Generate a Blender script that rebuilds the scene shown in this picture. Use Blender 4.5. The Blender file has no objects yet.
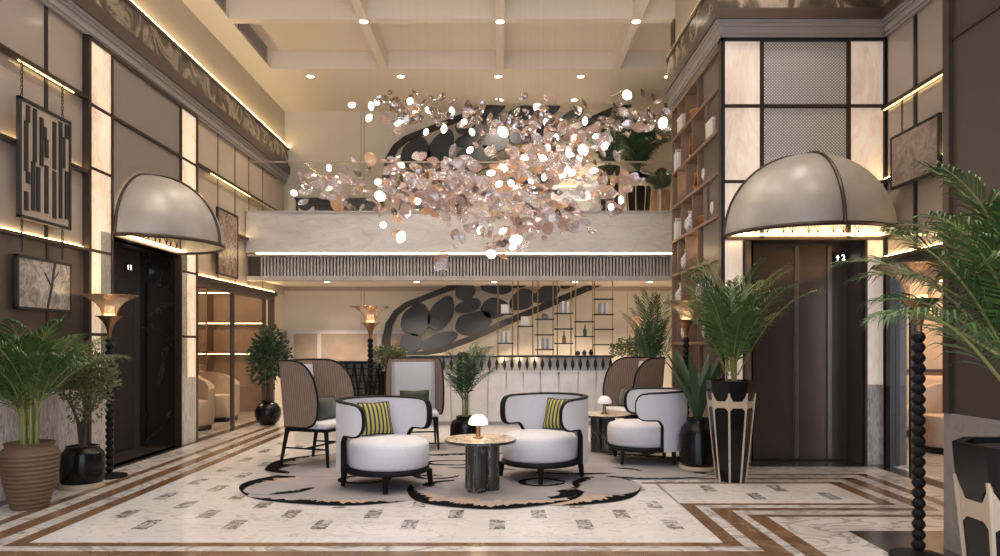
import bpy, bmesh, math, random
from mathutils import Vector, Matrix
random.seed(7)
C = bpy.context.scene.collection
PI = math.pi
R = math.radians
F = 700.0; EYE = 1.28; HOR = 344.0
sin, cos = math.sin, math.cos

# ------------------------------------------------------------------ materials
def _new(name):
    m = bpy.data.materials.new(name); m.use_nodes = True
    nt = m.node_tree; b = nt.nodes['Principled BSDF']
    return m, nt, b

def _coords(nt, uv=False, scale=(1, 1, 1), rot=(0, 0, 0)):
    tc = nt.nodes.new('ShaderNodeTexCoord'); mp = nt.nodes.new('ShaderNodeMapping')
    nt.links.new(tc.outputs['UV' if uv else 'Object'], mp.inputs['Vector'])
    mp.inputs['Scale'].default_value = scale; mp.inputs['Rotation'].default_value = rot
    return mp

def _ramp(nt, fac, stops):
    r = nt.nodes.new('ShaderNodeValToRGB'); e = r.color_ramp.elements
    while len(e) < len(stops): e.new(0.5)
    for k, (p, c) in enumerate(stops):
        e[k].position = p; e[k].color = (c[0], c[1], c[2], 1)
    nt.links.new(fac, r.inputs['Fac'])
    return r

def M(name, col, rough=0.5, metal=0.0, col2=None, scale=6.0, stretch=(1, 1, 1), bump=0.0, bscale=60.0, coat=0.0, spec=0.5, sheen=0.0, trans=0.0):
    m, nt, b = _new(name)
    b.inputs['Base Color'].default_value = (*col, 1); b.inputs['Roughness'].default_value = rough
    b.inputs['Metallic'].default_value = metal; b.inputs['Coat Weight'].default_value = coat
    b.inputs['Coat Roughness'].default_value = 0.08
    b.inputs['Specular IOR Level'].default_value = spec; b.inputs['Sheen Weight'].default_value = sheen
    b.inputs['Transmission Weight'].default_value = trans
    mp = _coords(nt, scale=stretch)
    n = nt.nodes.new('ShaderNodeTexNoise'); n.inputs['Scale'].default_value = scale; n.inputs['Detail'].default_value = 4
    nt.links.new(mp.outputs[0], n.inputs['Vector'])
    c2 = col2 or tuple(min(1, c * 0.86) for c in col)
    r = _ramp(nt, n.outputs['Fac'], [(0.35, col), (0.68, c2)])
    nt.links.new(r.outputs[0], b.inputs['Base Color'])
    if bump:
        n2 = nt.nodes.new('ShaderNodeTexNoise'); n2.inputs['Scale'].default_value = bscale
        nt.links.new(mp.outputs[0], n2.inputs['Vector'])
        bp = nt.nodes.new('ShaderNodeBump'); bp.inputs['Strength'].default_value = bump; bp.inputs['Distance'].default_value = 0.01
        nt.links.new(n2.outputs['Fac'], bp.inputs['Height']); nt.links.new(bp.outputs[0], b.inputs['Normal'])
    return m

def marble(name, base, mid, vein, scale=1.6, rough=0.2, stretch=(1, 1, 1), rot=(0, 0, 0), width=0.04, emit=0.0, emitcol=None, dist=1.2):
    m, nt, b = _new(name)
    mp = _coords(nt, scale=stretch, rot=rot)
    n = nt.nodes.new('ShaderNodeTexNoise'); n.inputs['Scale'].default_value = scale
    n.inputs['Detail'].default_value = 8; n.inputs['Distortion'].default_value = dist
    nt.links.new(mp.outputs[0], n.inputs['Vector'])
    r = _ramp(nt, n.outputs['Fac'], [(0.28, mid), (0.5 - width, base), (0.5, vein), (0.5 + width, base), (0.74, mid)])
    n2 = nt.nodes.new('ShaderNodeTexNoise'); n2.inputs['Scale'].default_value = scale * 0.55; n2.inputs['Detail'].default_value = 5
    nt.links.new(mp.outputs[0], n2.inputs['Vector'])
    r2 = _ramp(nt, n2.outputs['Fac'], [(0.42, (1, 1, 1)), (0.68, (0.78, 0.76, 0.75))])
    mx = nt.nodes.new('ShaderNodeMix'); mx.data_type = 'RGBA'; mx.blend_type = 'MULTIPLY'; mx.inputs[0].default_value = 1.0
    nt.links.new(r.outputs[0], mx.inputs[6]); nt.links.new(r2.outputs[0], mx.inputs[7])
    nt.links.new(mx.outputs[2], b.inputs['Base Color'])
    b.inputs['Roughness'].default_value = rough
    if emit:
        nt.links.new(mx.outputs[2], b.inputs['Emission Color'])
        b.inputs['Emission Strength'].default_value = emit
    return m

def glow(name, col, strength):
    m, nt, b = _new(name)
    b.inputs['Base Color'].default_value = (0.8, 0.8, 0.8, 1)
    b.inputs['Emission Color'].default_value = (*col, 1); b.inputs['Emission Strength'].default_value = strength
    b.inputs['Roughness'].default_value = 0.4
    return m

def thin_glass(name, col=(0.9, 0.92, 0.92), gloss=0.12, rough=0.02, tint=(0.95, 0.96, 0.95)):
    m = bpy.data.materials.new(name); m.use_nodes = True; nt = m.node_tree; nt.nodes.clear()
    out = nt.nodes.new('ShaderNodeOutputMaterial'); mix = nt.nodes.new('ShaderNodeMixShader')
    t = nt.nodes.new('ShaderNodeBsdfTransparent'); g = nt.nodes.new('ShaderNodeBsdfGlossy')
    t.inputs[0].default_value = (*tint, 1); g.inputs[0].default_value = (*col, 1); g.inputs[1].default_value = rough
    mix.inputs[0].default_value = gloss
    nt.links.new(t.outputs[0], mix.inputs[1]); nt.links.new(g.outputs[0], mix.inputs[2]); nt.links.new(mix.outputs[0], out.inputs[0])
    return m

def translucent(name, col, glossc=(0.9, 0.85, 0.8), t=0.45, g=0.2, clear=0.2, rough=0.12, col2=None, scale=9.0):
    """diffuse + translucent + gloss + a little clear transparency"""
    m = bpy.data.materials.new(name); m.use_nodes = True; nt = m.node_tree; nt.nodes.clear(); N = nt.nodes.new
    out = N('ShaderNodeOutputMaterial'); d = N('ShaderNodeBsdfDiffuse'); tr = N('ShaderNodeBsdfTranslucent')
    gl = N('ShaderNodeBsdfGlossy'); tp = N('ShaderNodeBsdfTransparent')
    mp = _coords(nt); n = N('ShaderNodeTexNoise'); n.inputs['Scale'].default_value = scale; n.inputs['Detail'].default_value = 5
    nt.links.new(mp.outputs[0], n.inputs['Vector'])
    r = _ramp(nt, n.outputs['Fac'], [(0.35, col), (0.7, col2 or tuple(c * 0.8 for c in col))])
    for s in (d, tr): nt.links.new(r.outputs[0], s.inputs[0])
    gl.inputs[0].default_value = (*glossc, 1); gl.inputs[1].default_value = rough
    a, b_, c = N('ShaderNodeMixShader'), N('ShaderNodeMixShader'), N('ShaderNodeMixShader')
    a.inputs[0].default_value = t; b_.inputs[0].default_value = g; c.inputs[0].default_value = clear
    L = nt.links.new
    L(d.outputs[0], a.inputs[1]); L(tr.outputs[0], a.inputs[2]); L(a.outputs[0], b_.inputs[1]); L(gl.outputs[0], b_.inputs[2])
    L(b_.outputs[0], c.inputs[1]); L(tp.outputs[0], c.inputs[2]); L(c.outputs[0], out.inputs[0])
    return m

def striped(name, cols, scale, uv=True, rough=0.8, bump=0.3, axis='X', ortho=0.0):
    """bands along u (or an object axis) between two colours, with optional cross weave"""
    m, nt, b = _new(name)
    mp = _coords(nt, uv=uv)
    w = nt.nodes.new('ShaderNodeTexWave'); w.wave_type = 'BANDS'; w.bands_direction = axis
    w.inputs['Scale'].default_value = scale; w.inputs['Distortion'].default_value = 0.15
    nt.links.new(mp.outputs[0], w.inputs['Vector'])
    r = _ramp(nt, w.outputs['Fac'], [(0.3, cols[0]), (0.62, cols[1])])
    src = r.outputs[0]
    if ortho:
        n = nt.nodes.new('ShaderNodeTexNoise'); n.inputs['Scale'].default_value = ortho; n.inputs['Detail'].default_value = 3
        mp2 = _coords(nt, uv=uv, scale=(6, 1, 1)); nt.links.new(mp2.outputs[0], n.inputs['Vector'])
        r2 = _ramp(nt, n.outputs['Fac'], [(0.35, (1, 1, 1)), (0.7, (0.72, 0.7, 0.68))])
        mx = nt.nodes.new('ShaderNodeMix'); mx.data_type = 'RGBA'; mx.blend_type = 'MULTIPLY'; mx.inputs[0].default_value = 1
        nt.links.new(src, mx.inputs[6]); nt.links.new(r2.outputs[0], mx.inputs[7]); src = mx.outputs[2]
    nt.links.new(src, b.inputs['Base Color']); b.inputs['Roughness'].default_value = rough
    bp = nt.nodes.new('ShaderNodeBump'); bp.inputs['Strength'].default_value = bump; bp.inputs['Distance'].default_value = 0.01
    nt.links.new(w.outputs['Fac'], bp.inputs['Height']); nt.links.new(bp.outputs[0], b.inputs['Normal'])
    return m

def floor_tiles(name):
    """polished pale marble laid in staggered strips, light grey veins"""
    m, nt, b = _new(name); N = nt.nodes.new; L = nt.links.new
    mp = _coords(nt)
    br = N('ShaderNodeTexBrick'); br.inputs['Scale'].default_value = 1.0
    br.inputs['Color1'].default_value = (0.67, 0.645, 0.64, 1); br.inputs['Color2'].default_value = (0.61, 0.585, 0.58, 1)
    br.inputs['Mortar'].default_value = (0.47, 0.44, 0.42, 1); br.inputs['Mortar Size'].default_value = 0.0015
    br.inputs['Brick Width'].default_value = 0.62; br.inputs['Row Height'].default_value = 0.31
    L(mp.outputs[0], br.inputs['Vector'])
    n = N('ShaderNodeTexNoise'); n.inputs['Scale'].default_value = 2.6; n.inputs['Detail'].default_value = 8; n.inputs['Distortion'].default_value = 1.4
    mp2 = _coords(nt, scale=(1, 2.2, 1), rot=(0, 0, 0.5)); L(mp2.outputs[0], n.inputs['Vector'])
    r = _ramp(nt, n.outputs['Fac'], [(0.3, (0.9, 0.88, 0.87)), (0.47, (1, 1, 1)), (0.5, (0.72, 0.7, 0.69)), (0.53, (1, 1, 1)), (0.72, (0.86, 0.84, 0.83))])
    mx = N('ShaderNodeMix'); mx.data_type = 'RGBA'; mx.blend_type = 'MULTIPLY'; mx.inputs[0].default_value = 1
    L(br.outputs['Color'], mx.inputs[6]); L(r.outputs[0], mx.inputs[7]); L(mx.outputs[2], b.inputs['Base Color'])
    b.inputs['Roughness'].default_value = 0.2; b.inputs['Specular IOR Level'].default_value = 0.45
    return m

def diaper(name, c1, c2, scale):
    """small diagonal woven lattice for metal mesh panels"""
    m, nt, b = _new(name); N = nt.nodes.new; L = nt.links.new
    outs = []
    for ang in (0.785, -0.785):
        mp = _coords(nt, rot=(ang if False else 0, ang, 0))
        w = N('ShaderNodeTexWave'); w.inputs['Scale'].default_value = scale; w.bands_direction = 'X'
        L(mp.outputs[0], w.inputs['Vector']); outs.append(w.outputs['Fac'])
    mm = N('ShaderNodeMath'); mm.operation = 'MULTIPLY'; L(outs[0], mm.inputs[0]); L(outs[1], mm.inputs[1])
    r = _ramp(nt, mm.outputs[0], [(0.15, c1), (0.5, c2)]); L(r.outputs[0], b.inputs['Base Color'])
    b.inputs['Roughness'].default_value = 0.45; b.inputs['Metallic'].default_value = 0.1
    bp = N('ShaderNodeBump'); bp.inputs['Strength'].default_value = 0.4; bp.inputs['Distance'].default_value = 0.01
    L(mm.outputs[0], bp.inputs['Height']); L(bp.outputs[0], b.inputs['Normal'])
    return m

WARM = (1.0, 0.74, 0.42)
mt = {}
mt['floor'] = floor_tiles('polished_marble_floor')
mt['brown'] = marble('brown_marble', (0.165, 0.098, 0.058), (0.13, 0.075, 0.044), (0.21, 0.135, 0.085), 2.5, 0.2)
mt['pale'] = marble('striped_pale_marble', (0.56, 0.53, 0.51), (0.45, 0.42, 0.40), (0.27, 0.25, 0.245), 2.2, 0.22, stretch=(1, 1.6, 1), width=0.05)
mt['inset'] = marble('dark_veined_inset', (0.44, 0.42, 0.40), (0.56, 0.53, 0.51), (0.10, 0.09, 0.085), 8.5, 0.22, width=0.08)
mt['darkfloor'] = marble('dark_floor_marble', (0.035, 0.028, 0.026), (0.05, 0.04, 0.037), (0.09, 0.08, 0.07), 1.6, 0.18, width=0.02)
mt['plaster'] = M('warm_plaster', (0.56, 0.49, 0.405), 0.75, col2=(0.54, 0.47, 0.385), scale=2)
mt['ceil'] = M('ceiling_paint', (0.80, 0.72, 0.63), 0.85, col2=(0.79, 0.71, 0.62), scale=1.2)
mt['cream'] = M('cream_wall_panel', (0.72, 0.65, 0.54), 0.6, col2=(0.70, 0.63, 0.52), scale=1.5)
mt['taupe'] = M('taupe_lacquer', (0.40, 0.33, 0.285), 0.14, col2=(0.375, 0.31, 0.265), scale=1.4, coat=0.3)
mt['sand'] = M('sand_leather_panel', (0.50, 0.41, 0.33), 0.4, col2=(0.41, 0.335, 0.26), scale=2)
mt['umber'] = M('umber_lacquer', (0.075, 0.054, 0.047), 0.3, col2=(0.066, 0.048, 0.042), scale=2)
mt['pier'] = M('pier_lacquer', (0.05, 0.035, 0.030), 0.5, col2=(0.045, 0.032, 0.027), scale=2)
mt['black'] = M('black_metal', (0.012, 0.011, 0.011), 0.35)
mt['bronze'] = M('bronze_trim', (0.075, 0.05, 0.038), 0.35, metal=0.6)
mt['cornice'] = M('grey_moulding', (0.33, 0.30, 0.29), 0.5, col2=(0.31, 0.28, 0.275))
mt['ledge'] = M('brown_ledge', (0.085, 0.058, 0.045), 0.35)
mt['belt'] = marble('antique_marble_belt', (0.13, 0.10, 0.075), (0.05, 0.04, 0.033), (0.42, 0.35, 0.27), 2.2, 0.25, width=0.07)
mt['stonebase'] = marble('grey_wainscot_marble', (0.60, 0.57, 0.555), (0.50, 0.47, 0.455), (0.26, 0.24, 0.23), 5.5, 0.3, stretch=(4, 4, 0.6), width=0.045)
mt['pierbase'] = marble('pier_stone', (0.25, 0.235, 0.225), (0.225, 0.21, 0.20), (0.21, 0.197, 0.188), 3.0, 0.35)
mt['onyx'] = marble('backlit_onyx', (0.90, 0.76, 0.64), (0.84, 0.66, 0.52), (0.82, 0.65, 0.53), 2.4, 0.3, stretch=(2.2, 2.2, 0.7), width=0.07, emit=0.34)
mt['onyx_side'] = marble('backlit_onyx_bright', (0.96, 0.80, 0.60), (0.86, 0.66, 0.45), (0.80, 0.60, 0.43), 2.6, 0.3, stretch=(2.2, 2.2, 0.8), width=0.06, emit=0.48)
mt['mesh'] = diaper('woven_metal_mesh', (0.30, 0.285, 0.27), (0.76, 0.735, 0.71), 13)
mt['meshtaupe'] = M('taupe_metal_panel', (0.29, 0.25, 0.22), 0.4, col2=(0.26, 0.225, 0.198), scale=60, metal=0.2)
mt['nero'] = marble('black_marble', (0.014, 0.012, 0.012), (0.02, 0.018, 0.017), (0.055, 0.05, 0.045), 0.8, 0.15, width=0.005)
mt['door'] = M('bronze_lift_door', (0.13, 0.092, 0.073), 0.27, metal=0.7, col2=(0.12, 0.085, 0.067), scale=3, stretch=(8, 8, 0.6))
mt['doorline'] = M('brushed_bronze_strip', (0.20, 0.165, 0.14), 0.3, metal=0.8)
mt['led'] = glow('led_strip', (1.0, 0.74, 0.38), 26.0)
mt['ledsoft'] = glow('led_soft', (1.0, 0.76, 0.42), 7.0)
mt['ledline'] = glow('led_line', (1.0, 0.70, 0.26), 4.5)
mt['balcony'] = marble('balcony_grey_marble', (0.60, 0.585, 0.59), (0.56, 0.545, 0.55), (0.52, 0.505, 0.51), 2.2, 0.3, stretch=(0.7, 1, 2.2), width=0.05)
mt['grille'] = M('fluted_grey', (0.42, 0.39, 0.385), 0.5)
mt['grilledark'] = M('grille_recess', (0.06, 0.05, 0.045), 0.7)
mt['glass'] = thin_glass('clear_glass', gloss=0.06)
mt['glassdoor'] = thin_glass('lounge_glass', gloss=0.035, tint=(0.93, 0.90, 0.87))
mt['white'] = M('white_boucle', (0.60, 0.595, 0.63), 0.85, col2=(0.57, 0.565, 0.60), scale=40, bump=0.12, bscale=140, sheen=0.2)
mt['whitegloss'] = M('white_panel', (0.74, 0.73, 0.755), 0.45)
mt['wood'] = M('black_stained_wood', (0.010, 0.010, 0.011), 0.45, spec=0.1)
mt['weave'] = striped('woven_rattan', ((0.20, 0.135, 0.10), (0.29, 0.205, 0.158)), 11.0, ortho=26, bump=0.3)
mt['pillow'] = striped('striped_cushion', ((0.025, 0.024, 0.026), (0.38, 0.35, 0.10)), 2.4, bump=0.05)
mt['green'] = M('dark_green_velvet', (0.018, 0.035, 0.018), 0.8, sheen=0.4)
mt['topstone'] = marble('cream_onyx_top', (0.80, 0.70, 0.55), (0.66, 0.50, 0.34), (0.40, 0.27, 0.17), 5, 0.15, width=0.05)
mt['fluted'] = marble('black_fluted_marble', (0.028, 0.027, 0.026), (0.045, 0.042, 0.04), (0.19, 0.175, 0.16), 3.2, 0.22, stretch=(1.5, 1.5, 0.6), width=0.02)
mt['brass'] = M('aged_brass', (0.36, 0.20, 0.105), 0.3, metal=0.9, col2=(0.30, 0.165, 0.085))
mt['opal'] = glow('opal_lit_glass', (1.0, 0.82, 0.62), 1.3)
mt['opalunlit'] = glow('opal_unlit_faint_glow', (1.0, 0.86, 0.70), 0.12)  # weak emission put into the unlit lamp's shade to keep it pale
mt['flame'] = glow('amber_lamp_glow', (1.0, 0.70, 0.32), 10.0)
mt['conelit'] = translucent('amber_cone', (0.34, 0.24, 0.17), t=0.36, g=0.32, clear=0.2)
mt['dome'] = translucent('smoked_alabaster_dome', (0.50, 0.48, 0.455), glossc=(0.7, 0.68, 0.66), t=0.38, g=0.12, clear=0.08, rough=0.38, col2=(0.40, 0.38, 0.36), scale=4)
mt['petal_rose'] = translucent('rose_petal', (0.50, 0.34, 0.31), t=0.45, g=0.24, clear=0.34)
mt['petal_lilac'] = translucent('smoky_lilac_petal', (0.60, 0.52, 0.55), t=0.45, g=0.28, clear=0.50)
mt['petal_amber'] = translucent('amber_petal', (0.66, 0.38, 0.21), t=0.45, g=0.2, clear=0.32)
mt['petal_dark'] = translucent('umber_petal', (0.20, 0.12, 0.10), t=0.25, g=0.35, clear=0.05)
mt['bulb'] = glow('petal_bulb', (1.0, 0.90, 0.74), 9.0)
mt['down'] = glow('downlight_lens', (1.0, 0.87, 0.66), 14.0)
mt['leaf'] = M('palm_leaf', (0.030, 0.078, 0.018), 0.42, col2=(0.075, 0.135, 0.030), scale=7)
mt['leafdark'] = M('dark_palm_leaf', (0.022, 0.058, 0.022), 0.45, col2=(0.04, 0.085, 0.03), scale=9)
mt['leafolive'] = M('olive_leaf', (0.10, 0.115, 0.045), 0.55, col2=(0.17, 0.18, 0.08), scale=14)
mt['stem'] = M('cane_stem', (0.24, 0.22, 0.06), 0.5, col2=(0.16, 0.19, 0.05))
mt['bark'] = M('bark', (0.07, 0.05, 0.035), 0.8, bump=0.4)
mt['soil'] = M('potting_soil', (0.02, 0.015, 0.012), 0.95, bump=0.6)
mt['basket'] = M('tan_ribbed_clay', (0.135, 0.078, 0.040), 0.6, col2=(0.11, 0.062, 0.032))
mt['potblack'] = M('black_glazed_pot', (0.006, 0.006, 0.007), 0.18, coat=0.05, spec=0.25)
mt['potcream'] = M('cream_inlay', (0.52, 0.41, 0.30), 0.5)
mt['gold'] = M('satin_gold', (0.50, 0.36, 0.18), 0.3, metal=0.9)
mt['shelfwood'] = M('walnut_shelf', (0.21, 0.135, 0.095), 0.42, col2=(0.16, 0.10, 0.07), scale=4, stretch=(1, 6, 1))
mt['shelfback'] = M('walnut_back', (0.27, 0.18, 0.125), 0.5, col2=(0.22, 0.145, 0.10), scale=5)
mt['porcelain'] = marble('blue_white_porcelain', (0.60, 0.58, 0.57), (0.42, 0.42, 0.46), (0.16, 0.17, 0.24), 9, 0.2, width=0.06)
mt['ceramic'] = M('ivory_ceramic', (0.58, 0.53, 0.47), 0.35)
mt['copper'] = M('copper_ware', (0.40, 0.17, 0.08), 0.3, metal=0.7)
mt['pebble'] = M('slate_pebble', (0.042, 0.045, 0.054), 0.6, col2=(0.05, 0.053, 0.063), scale=3, spec=0.2)
mt['wainscot'] = M('mocha_inset', (0.40, 0.31, 0.255), 0.55)
mt['rug'] = M('greige_wool', (0.265, 0.248, 0.258), 0.95, spec=0.05, col2=(0.315, 0.288, 0.288), scale=3, bump=0.3, bscale=200)
mt['rugblack'] = M('black_wool', (0.008, 0.0075, 0.0075), 0.95, spec=0.03, bump=0.3, bscale=200)
mt['rugpeach'] = M('peach_wool', (0.42, 0.30, 0.22), 0.95, col2=(0.34, 0.28, 0.245), scale=5, bump=0.3, bscale=200)
mt['beige'] = M('beige_upholstery', (0.52, 0.43, 0.35), 0.8, col2=(0.49, 0.40, 0.325))
mt['lounge'] = M('lounge_brown_wall', (0.20, 0.135, 0.095), 0.5, col2=(0.17, 0.115, 0.08))
mt['artcream'] = M('art_paper', (0.46, 0.37, 0.285), 0.7)
mt['artdark'] = M('art_ink', (0.018, 0.015, 0.014), 0.6)
mt['artgrey'] = marble('etched_grey_print', (0.30, 0.27, 0.245), (0.12, 0.105, 0.095), (0.50, 0.46, 0.42), 9, 0.4, stretch=(1, 1, 0.7), width=0.05)
mt['artred'] = marble('russet_print', (0.20, 0.12, 0.085), (0.12, 0.06, 0.045), (0.48, 0.38, 0.30), 8, 0.4, width=0.05)
mt['artsepia'] = marble('sepia_print', (0.30, 0.23, 0.185), (0.20, 0.145, 0.115), (0.40, 0.32, 0.26), 6, 0.4, width=0.06)
mt['screen'] = glow('indicator_digits', (1.0, 0.98, 0.95), 4.0)
mt['paper'] = M('white_paper', (0.68, 0.66, 0.63), 0.6)
mt['bottlegreen'] = M('green_bottle', (0.03, 0.10, 0.05), 0.15, coat=0.4)
mt['bluegrey'] = M('blue_grey_binding', (0.30, 0.31, 0.34), 0.6)

# ------------------------------------------------------------------ mesh builder
class MB:
    def __init__(s): s.v = []; s.f = []; s.m = []; s.uv = None
    def add(s, vs, fs, m=0):
        b = len(s.v); s.v += [tuple(p) for p in vs]
        for f in fs: s.f.append(tuple(b + i for i in f)); s.m.append(m)
        return s
    def box(s, x0, x1, y0, y1, z0, z1, m=0):
        return s.add([(x0, y0, z0), (x1, y0, z0), (x1, y1, z0), (x0, y1, z0), (x0, y0, z1), (x1, y0, z1), (x1, y1, z1), (x0, y1, z1)],
                     [(0, 3, 2, 1), (4, 5, 6, 7), (0, 1, 5, 4), (1, 2, 6, 5), (2, 3, 7, 6), (3, 0, 4, 7)], m)
    def quad(s, a, b, c, d, m=0): return s.add([a, b, c, d], [(0, 1, 2, 3)], m)
    def poly(s, pts, m=0): return s.add(pts, [tuple(range(len(pts)))], m)
    def lathe(s, prof, n=24, c=(0, 0, 0), m=0, caps=True, a0=0.0, a1=2 * PI, sx=1, sy=1):
        full = abs(a1 - a0 - 2 * PI) < 1e-6; k = n if full else n + 1
        vs = []
        for r, z in prof:
            for i in range(k):
                a = a0 + (a1 - a0) * i / n
                vs.append((c[0] + r * cos(a) * sx, c[1] + r * sin(a) * sy, c[2] + z))
        fs = []
        for j in range(len(prof) - 1):
            for i in range(n):
                i2 = (i + 1) % k
                fs.append((j * k + i, j * k + i2, (j + 1) * k + i2, (j + 1) * k + i))
        if caps and full:
            if prof[0][0] > 1e-5: fs.append(tuple(range(k - 1, -1, -1)))
            if prof[-1][0] > 1e-5: fs.append(tuple((len(prof) - 1) * k + i for i in range(k)))
        return s.add(vs, fs, m)
    def tube(s, path, r, n=8, m=0, closed=False, flat=None):
        path = [Vector(p) for p in path]; rs = r if isinstance(r, (list, tuple)) else [r] * len(path)
        vs = []; up = None; N = len(path)
        for i, p in enumerate(path):
            a = path[(i - 1) % N] if (closed or i > 0) else p
            b = path[(i + 1) % N] if (closed or i < N - 1) else p
            t = (b - a)
            if t.length < 1e-9: t = Vector((0, 0, 1))
            t.normalize()
            if up is None:
                up = Vector((0, 0, 1)) if abs(t.z) < 0.9 else Vector((1, 0, 0))
            x = t.cross(up)
            if x.length < 1e-6: x = t.orthogonal()
            x.normalize(); y = x.cross(t).normalized(); up = y
            for k in range(n):
                q = 2 * PI * k / n
                vs.append(p + (x * cos(q) + y * sin(q)) * rs[i])
        fs = []
        for i in range(N - (0 if closed else 1)):
            j = (i + 1) % N
            for k in range(n):
                k2 = (k + 1) % n
                fs.append((i * n + k, i * n + k2, j * n + k2, j * n + k))
        if not closed:
            fs.append(tuple(range(n - 1, -1, -1))); fs.append(tuple((N - 1) * n + k for k in range(n)))
        return s.add(vs, fs, m)
    def bar(s, a, b, w, d=None, m=0, w2=None):
        """square bar from a to b, tapering from w to w2"""
        a, b = Vector(a), Vector(b); t = (b - a).normalized()
        up = Vector((0, 0, 1)) if abs(t.z) < 0.95 else Vector((0, 1, 0))
        x = t.cross(up).normalized(); y = x.cross(t); d = d or w; vs = []
        k = (w2 / w) if w2 else 1
        for p, q in ((a, 1), (b, k)):
            for i, j in ((-1, -1), (1, -1), (1, 1), (-1, 1)): vs.append(p + x * (i * w * q / 2) + y * (j * d * q / 2))
        return s.add(vs, [(0, 1, 2, 3), (7, 6, 5, 4), (0, 4, 5, 1), (1, 5, 6, 2), (2, 6, 7, 3), (3, 7, 4, 0)], m)
    def ell(s, c, rx, ry, rz, n=12, k=8, m=0):
        vs = []; fs = []
        for j in range(1, k):
            p = PI * j / k
            for i in range(n):
                a = 2 * PI * i / n
                vs.append((c[0] + rx * sin(p) * cos(a), c[1] + ry * sin(p) * sin(a), c[2] + rz * cos(p)))
        t = len(vs); vs += [(c[0], c[1], c[2] + rz), (c[0], c[1], c[2] - rz)]
        for j in range(k - 2):
            for i in range(n): fs.append((j * n + i, (j + 1) * n + i, (j + 1) * n + (i + 1) % n, j * n + (i + 1) % n))
        for i in range(n):
            fs.append((t, i, (i + 1) % n)); fs.append((t + 1, (k - 2) * n + (i + 1) % n, (k - 2) * n + i))
        return s.add(vs, fs, m)
    def prism(s, pts, fn, d0, d1, m=0):
        """2-D outline pts extruded; fn(u, v, d) -> point"""
        n = len(pts)
        vs = [fn(u, v, d0) for u, v in pts] + [fn(u, v, d1) for u, v in pts]
        fs = [tuple(range(n)), tuple(range(2 * n - 1, n - 1, -1))] + [(i, i + n, (i + 1) % n + n, (i + 1) % n) for i in range(n)]
        return s.add(vs, fs, m)
    def moved(s, M4):
        s.v = [tuple(M4 @ Vector(p)) for p in s.v]; return s
    def build(s, name, mats, parent=None, loc=None, smooth=True, angle=35, bevel=0.0, recalc=True):
        me = bpy.data.meshes.new(name); me.from_pydata(s.v, [], s.f)
        if not isinstance(mats, (list, tuple)): mats = [mats]
        for m in mats: me.materials.append(m)
        me.polygons.foreach_set('material_index', s.m)
        if s.uv:
            u = me.uv_layers.new(name='UVMap')
            for lp in me.loops: u.data[lp.index].uv = s.uv[lp.vertex_index]
        if recalc:
            bm = bmesh.new(); bm.from_mesh(me); bmesh.ops.recalc_face_normals(bm, faces=bm.faces); bm.to_mesh(me); bm.free()
        if smooth:
            me.polygons.foreach_set('use_smooth', [True] * len(me.polygons)); me.set_sharp_from_angle(angle=R(angle))
        me.update()
        o = bpy.data.objects.new(name, me); C.objects.link(o)
        if parent is not None: o.parent = parent
        if loc is not None: o.location = loc
        if bevel:
            b = o.modifiers.new('bevel', 'BEVEL'); b.width = bevel; b.segments = 2; b.limit_method = 'ANGLE'; b.angle_limit = R(40)
        return o

def tag(o, label=None, cat=None, group=None, kind=None):
    if label: o['label'] = label
    if cat: o['category'] = cat
    if group: o['group'] = group
    if kind: o['kind'] = kind
    return o
def thing(name, label, cat, loc=(0, 0, 0), rz=0.0, group=None):
    o = bpy.data.objects.new(name, None); C.objects.link(o)
    o.location = loc; o.rotation_euler = (0, 0, rz); o.empty_display_size = 0.1
    return tag(o, label, cat, group)
def struct(o): o['kind'] = 'structure'; return o
def copy_tree(o, parent=None):
    c = o.copy(); C.objects.link(c)
    if parent is not None: c.parent = parent
    for ch in list(KIDS(o)): copy_tree(ch, c)
    return c
def KIDS(o): return [x for x in bpy.data.objects if x.parent == o]
def place(proto, first, loc, rz, label, group=None):
    o = proto if first else copy_tree(proto)
    o.location = loc; o.rotation_euler = (0, 0, rz); o['label'] = label
    if group: o['group'] = group
    return o
# ------------------------------------------------------------------ the setting
_tn = [0]
def trim(mb, mats, **k):
    _tn[0] += 1
    return struct(mb.build('trim_%d' % _tn[0], mats, smooth=k.pop('smooth', False), **k))
WX = -4.06           # side wall with the black marble lift recess
PX = -4.02           # face of the lift portal on the side wall
RY = 7.44            # face of the frontal lift portal
BX = 2.36            # face of the bookcase side
CEIL = 5.66

# floor: marble field, brown border lines, dark borders and small dark insets, all one surface
fl = MB()
fl.box(-9, 9, -4, 14.0, -0.15, 0.0, 0)
Zs = 0.0012
def rect(x0, x1, y0, y1, m, z=Zs): fl.quad((x0, y0, z), (x1, y0, z), (x1, y1, z), (x0, y1, z), m)
rect(-4.1, 4.1, -1, 12.9, 2, 0.0006)                       # streaked pale border bed
rect(-3.035, 1.44, 4.505, 11.0, 0, 0.0009)                 # central field
rect(1.43, 3.03, 5.62, 6.41, 0, 0.0009)
for x0, x1, y0 in ((-3.62, -3.53, 3.9), (-3.405, -3.27, 4.19), (-3.15, -3.035, 4.425)): rect(x0, x1, y0, 11.0, 1)
rect(-3.15, 1.545, 4.425, 4.507, 1, 0.0014); rect(-3.405, 1.78, 4.19, 4.322, 1, 0.0014); rect(-3.62, 1.98, 3.9, 4.0, 1, 0.0014)
rect(1.437, 1.545, 4.43, 5.62, 1); rect(1.634, 1.782, 4.2, 5.457, 1); rect(1.847, 1.978, 3.9, 5.246, 1)
rect(1.437, 3.15, 5.56, 5.62, 1, 0.0014); rect(1.634, 3.38, 5.378, 5.457, 1, 0.0014); rect(1.847, 3.6, 5.18, 5.246, 1, 0.0014)
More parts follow.
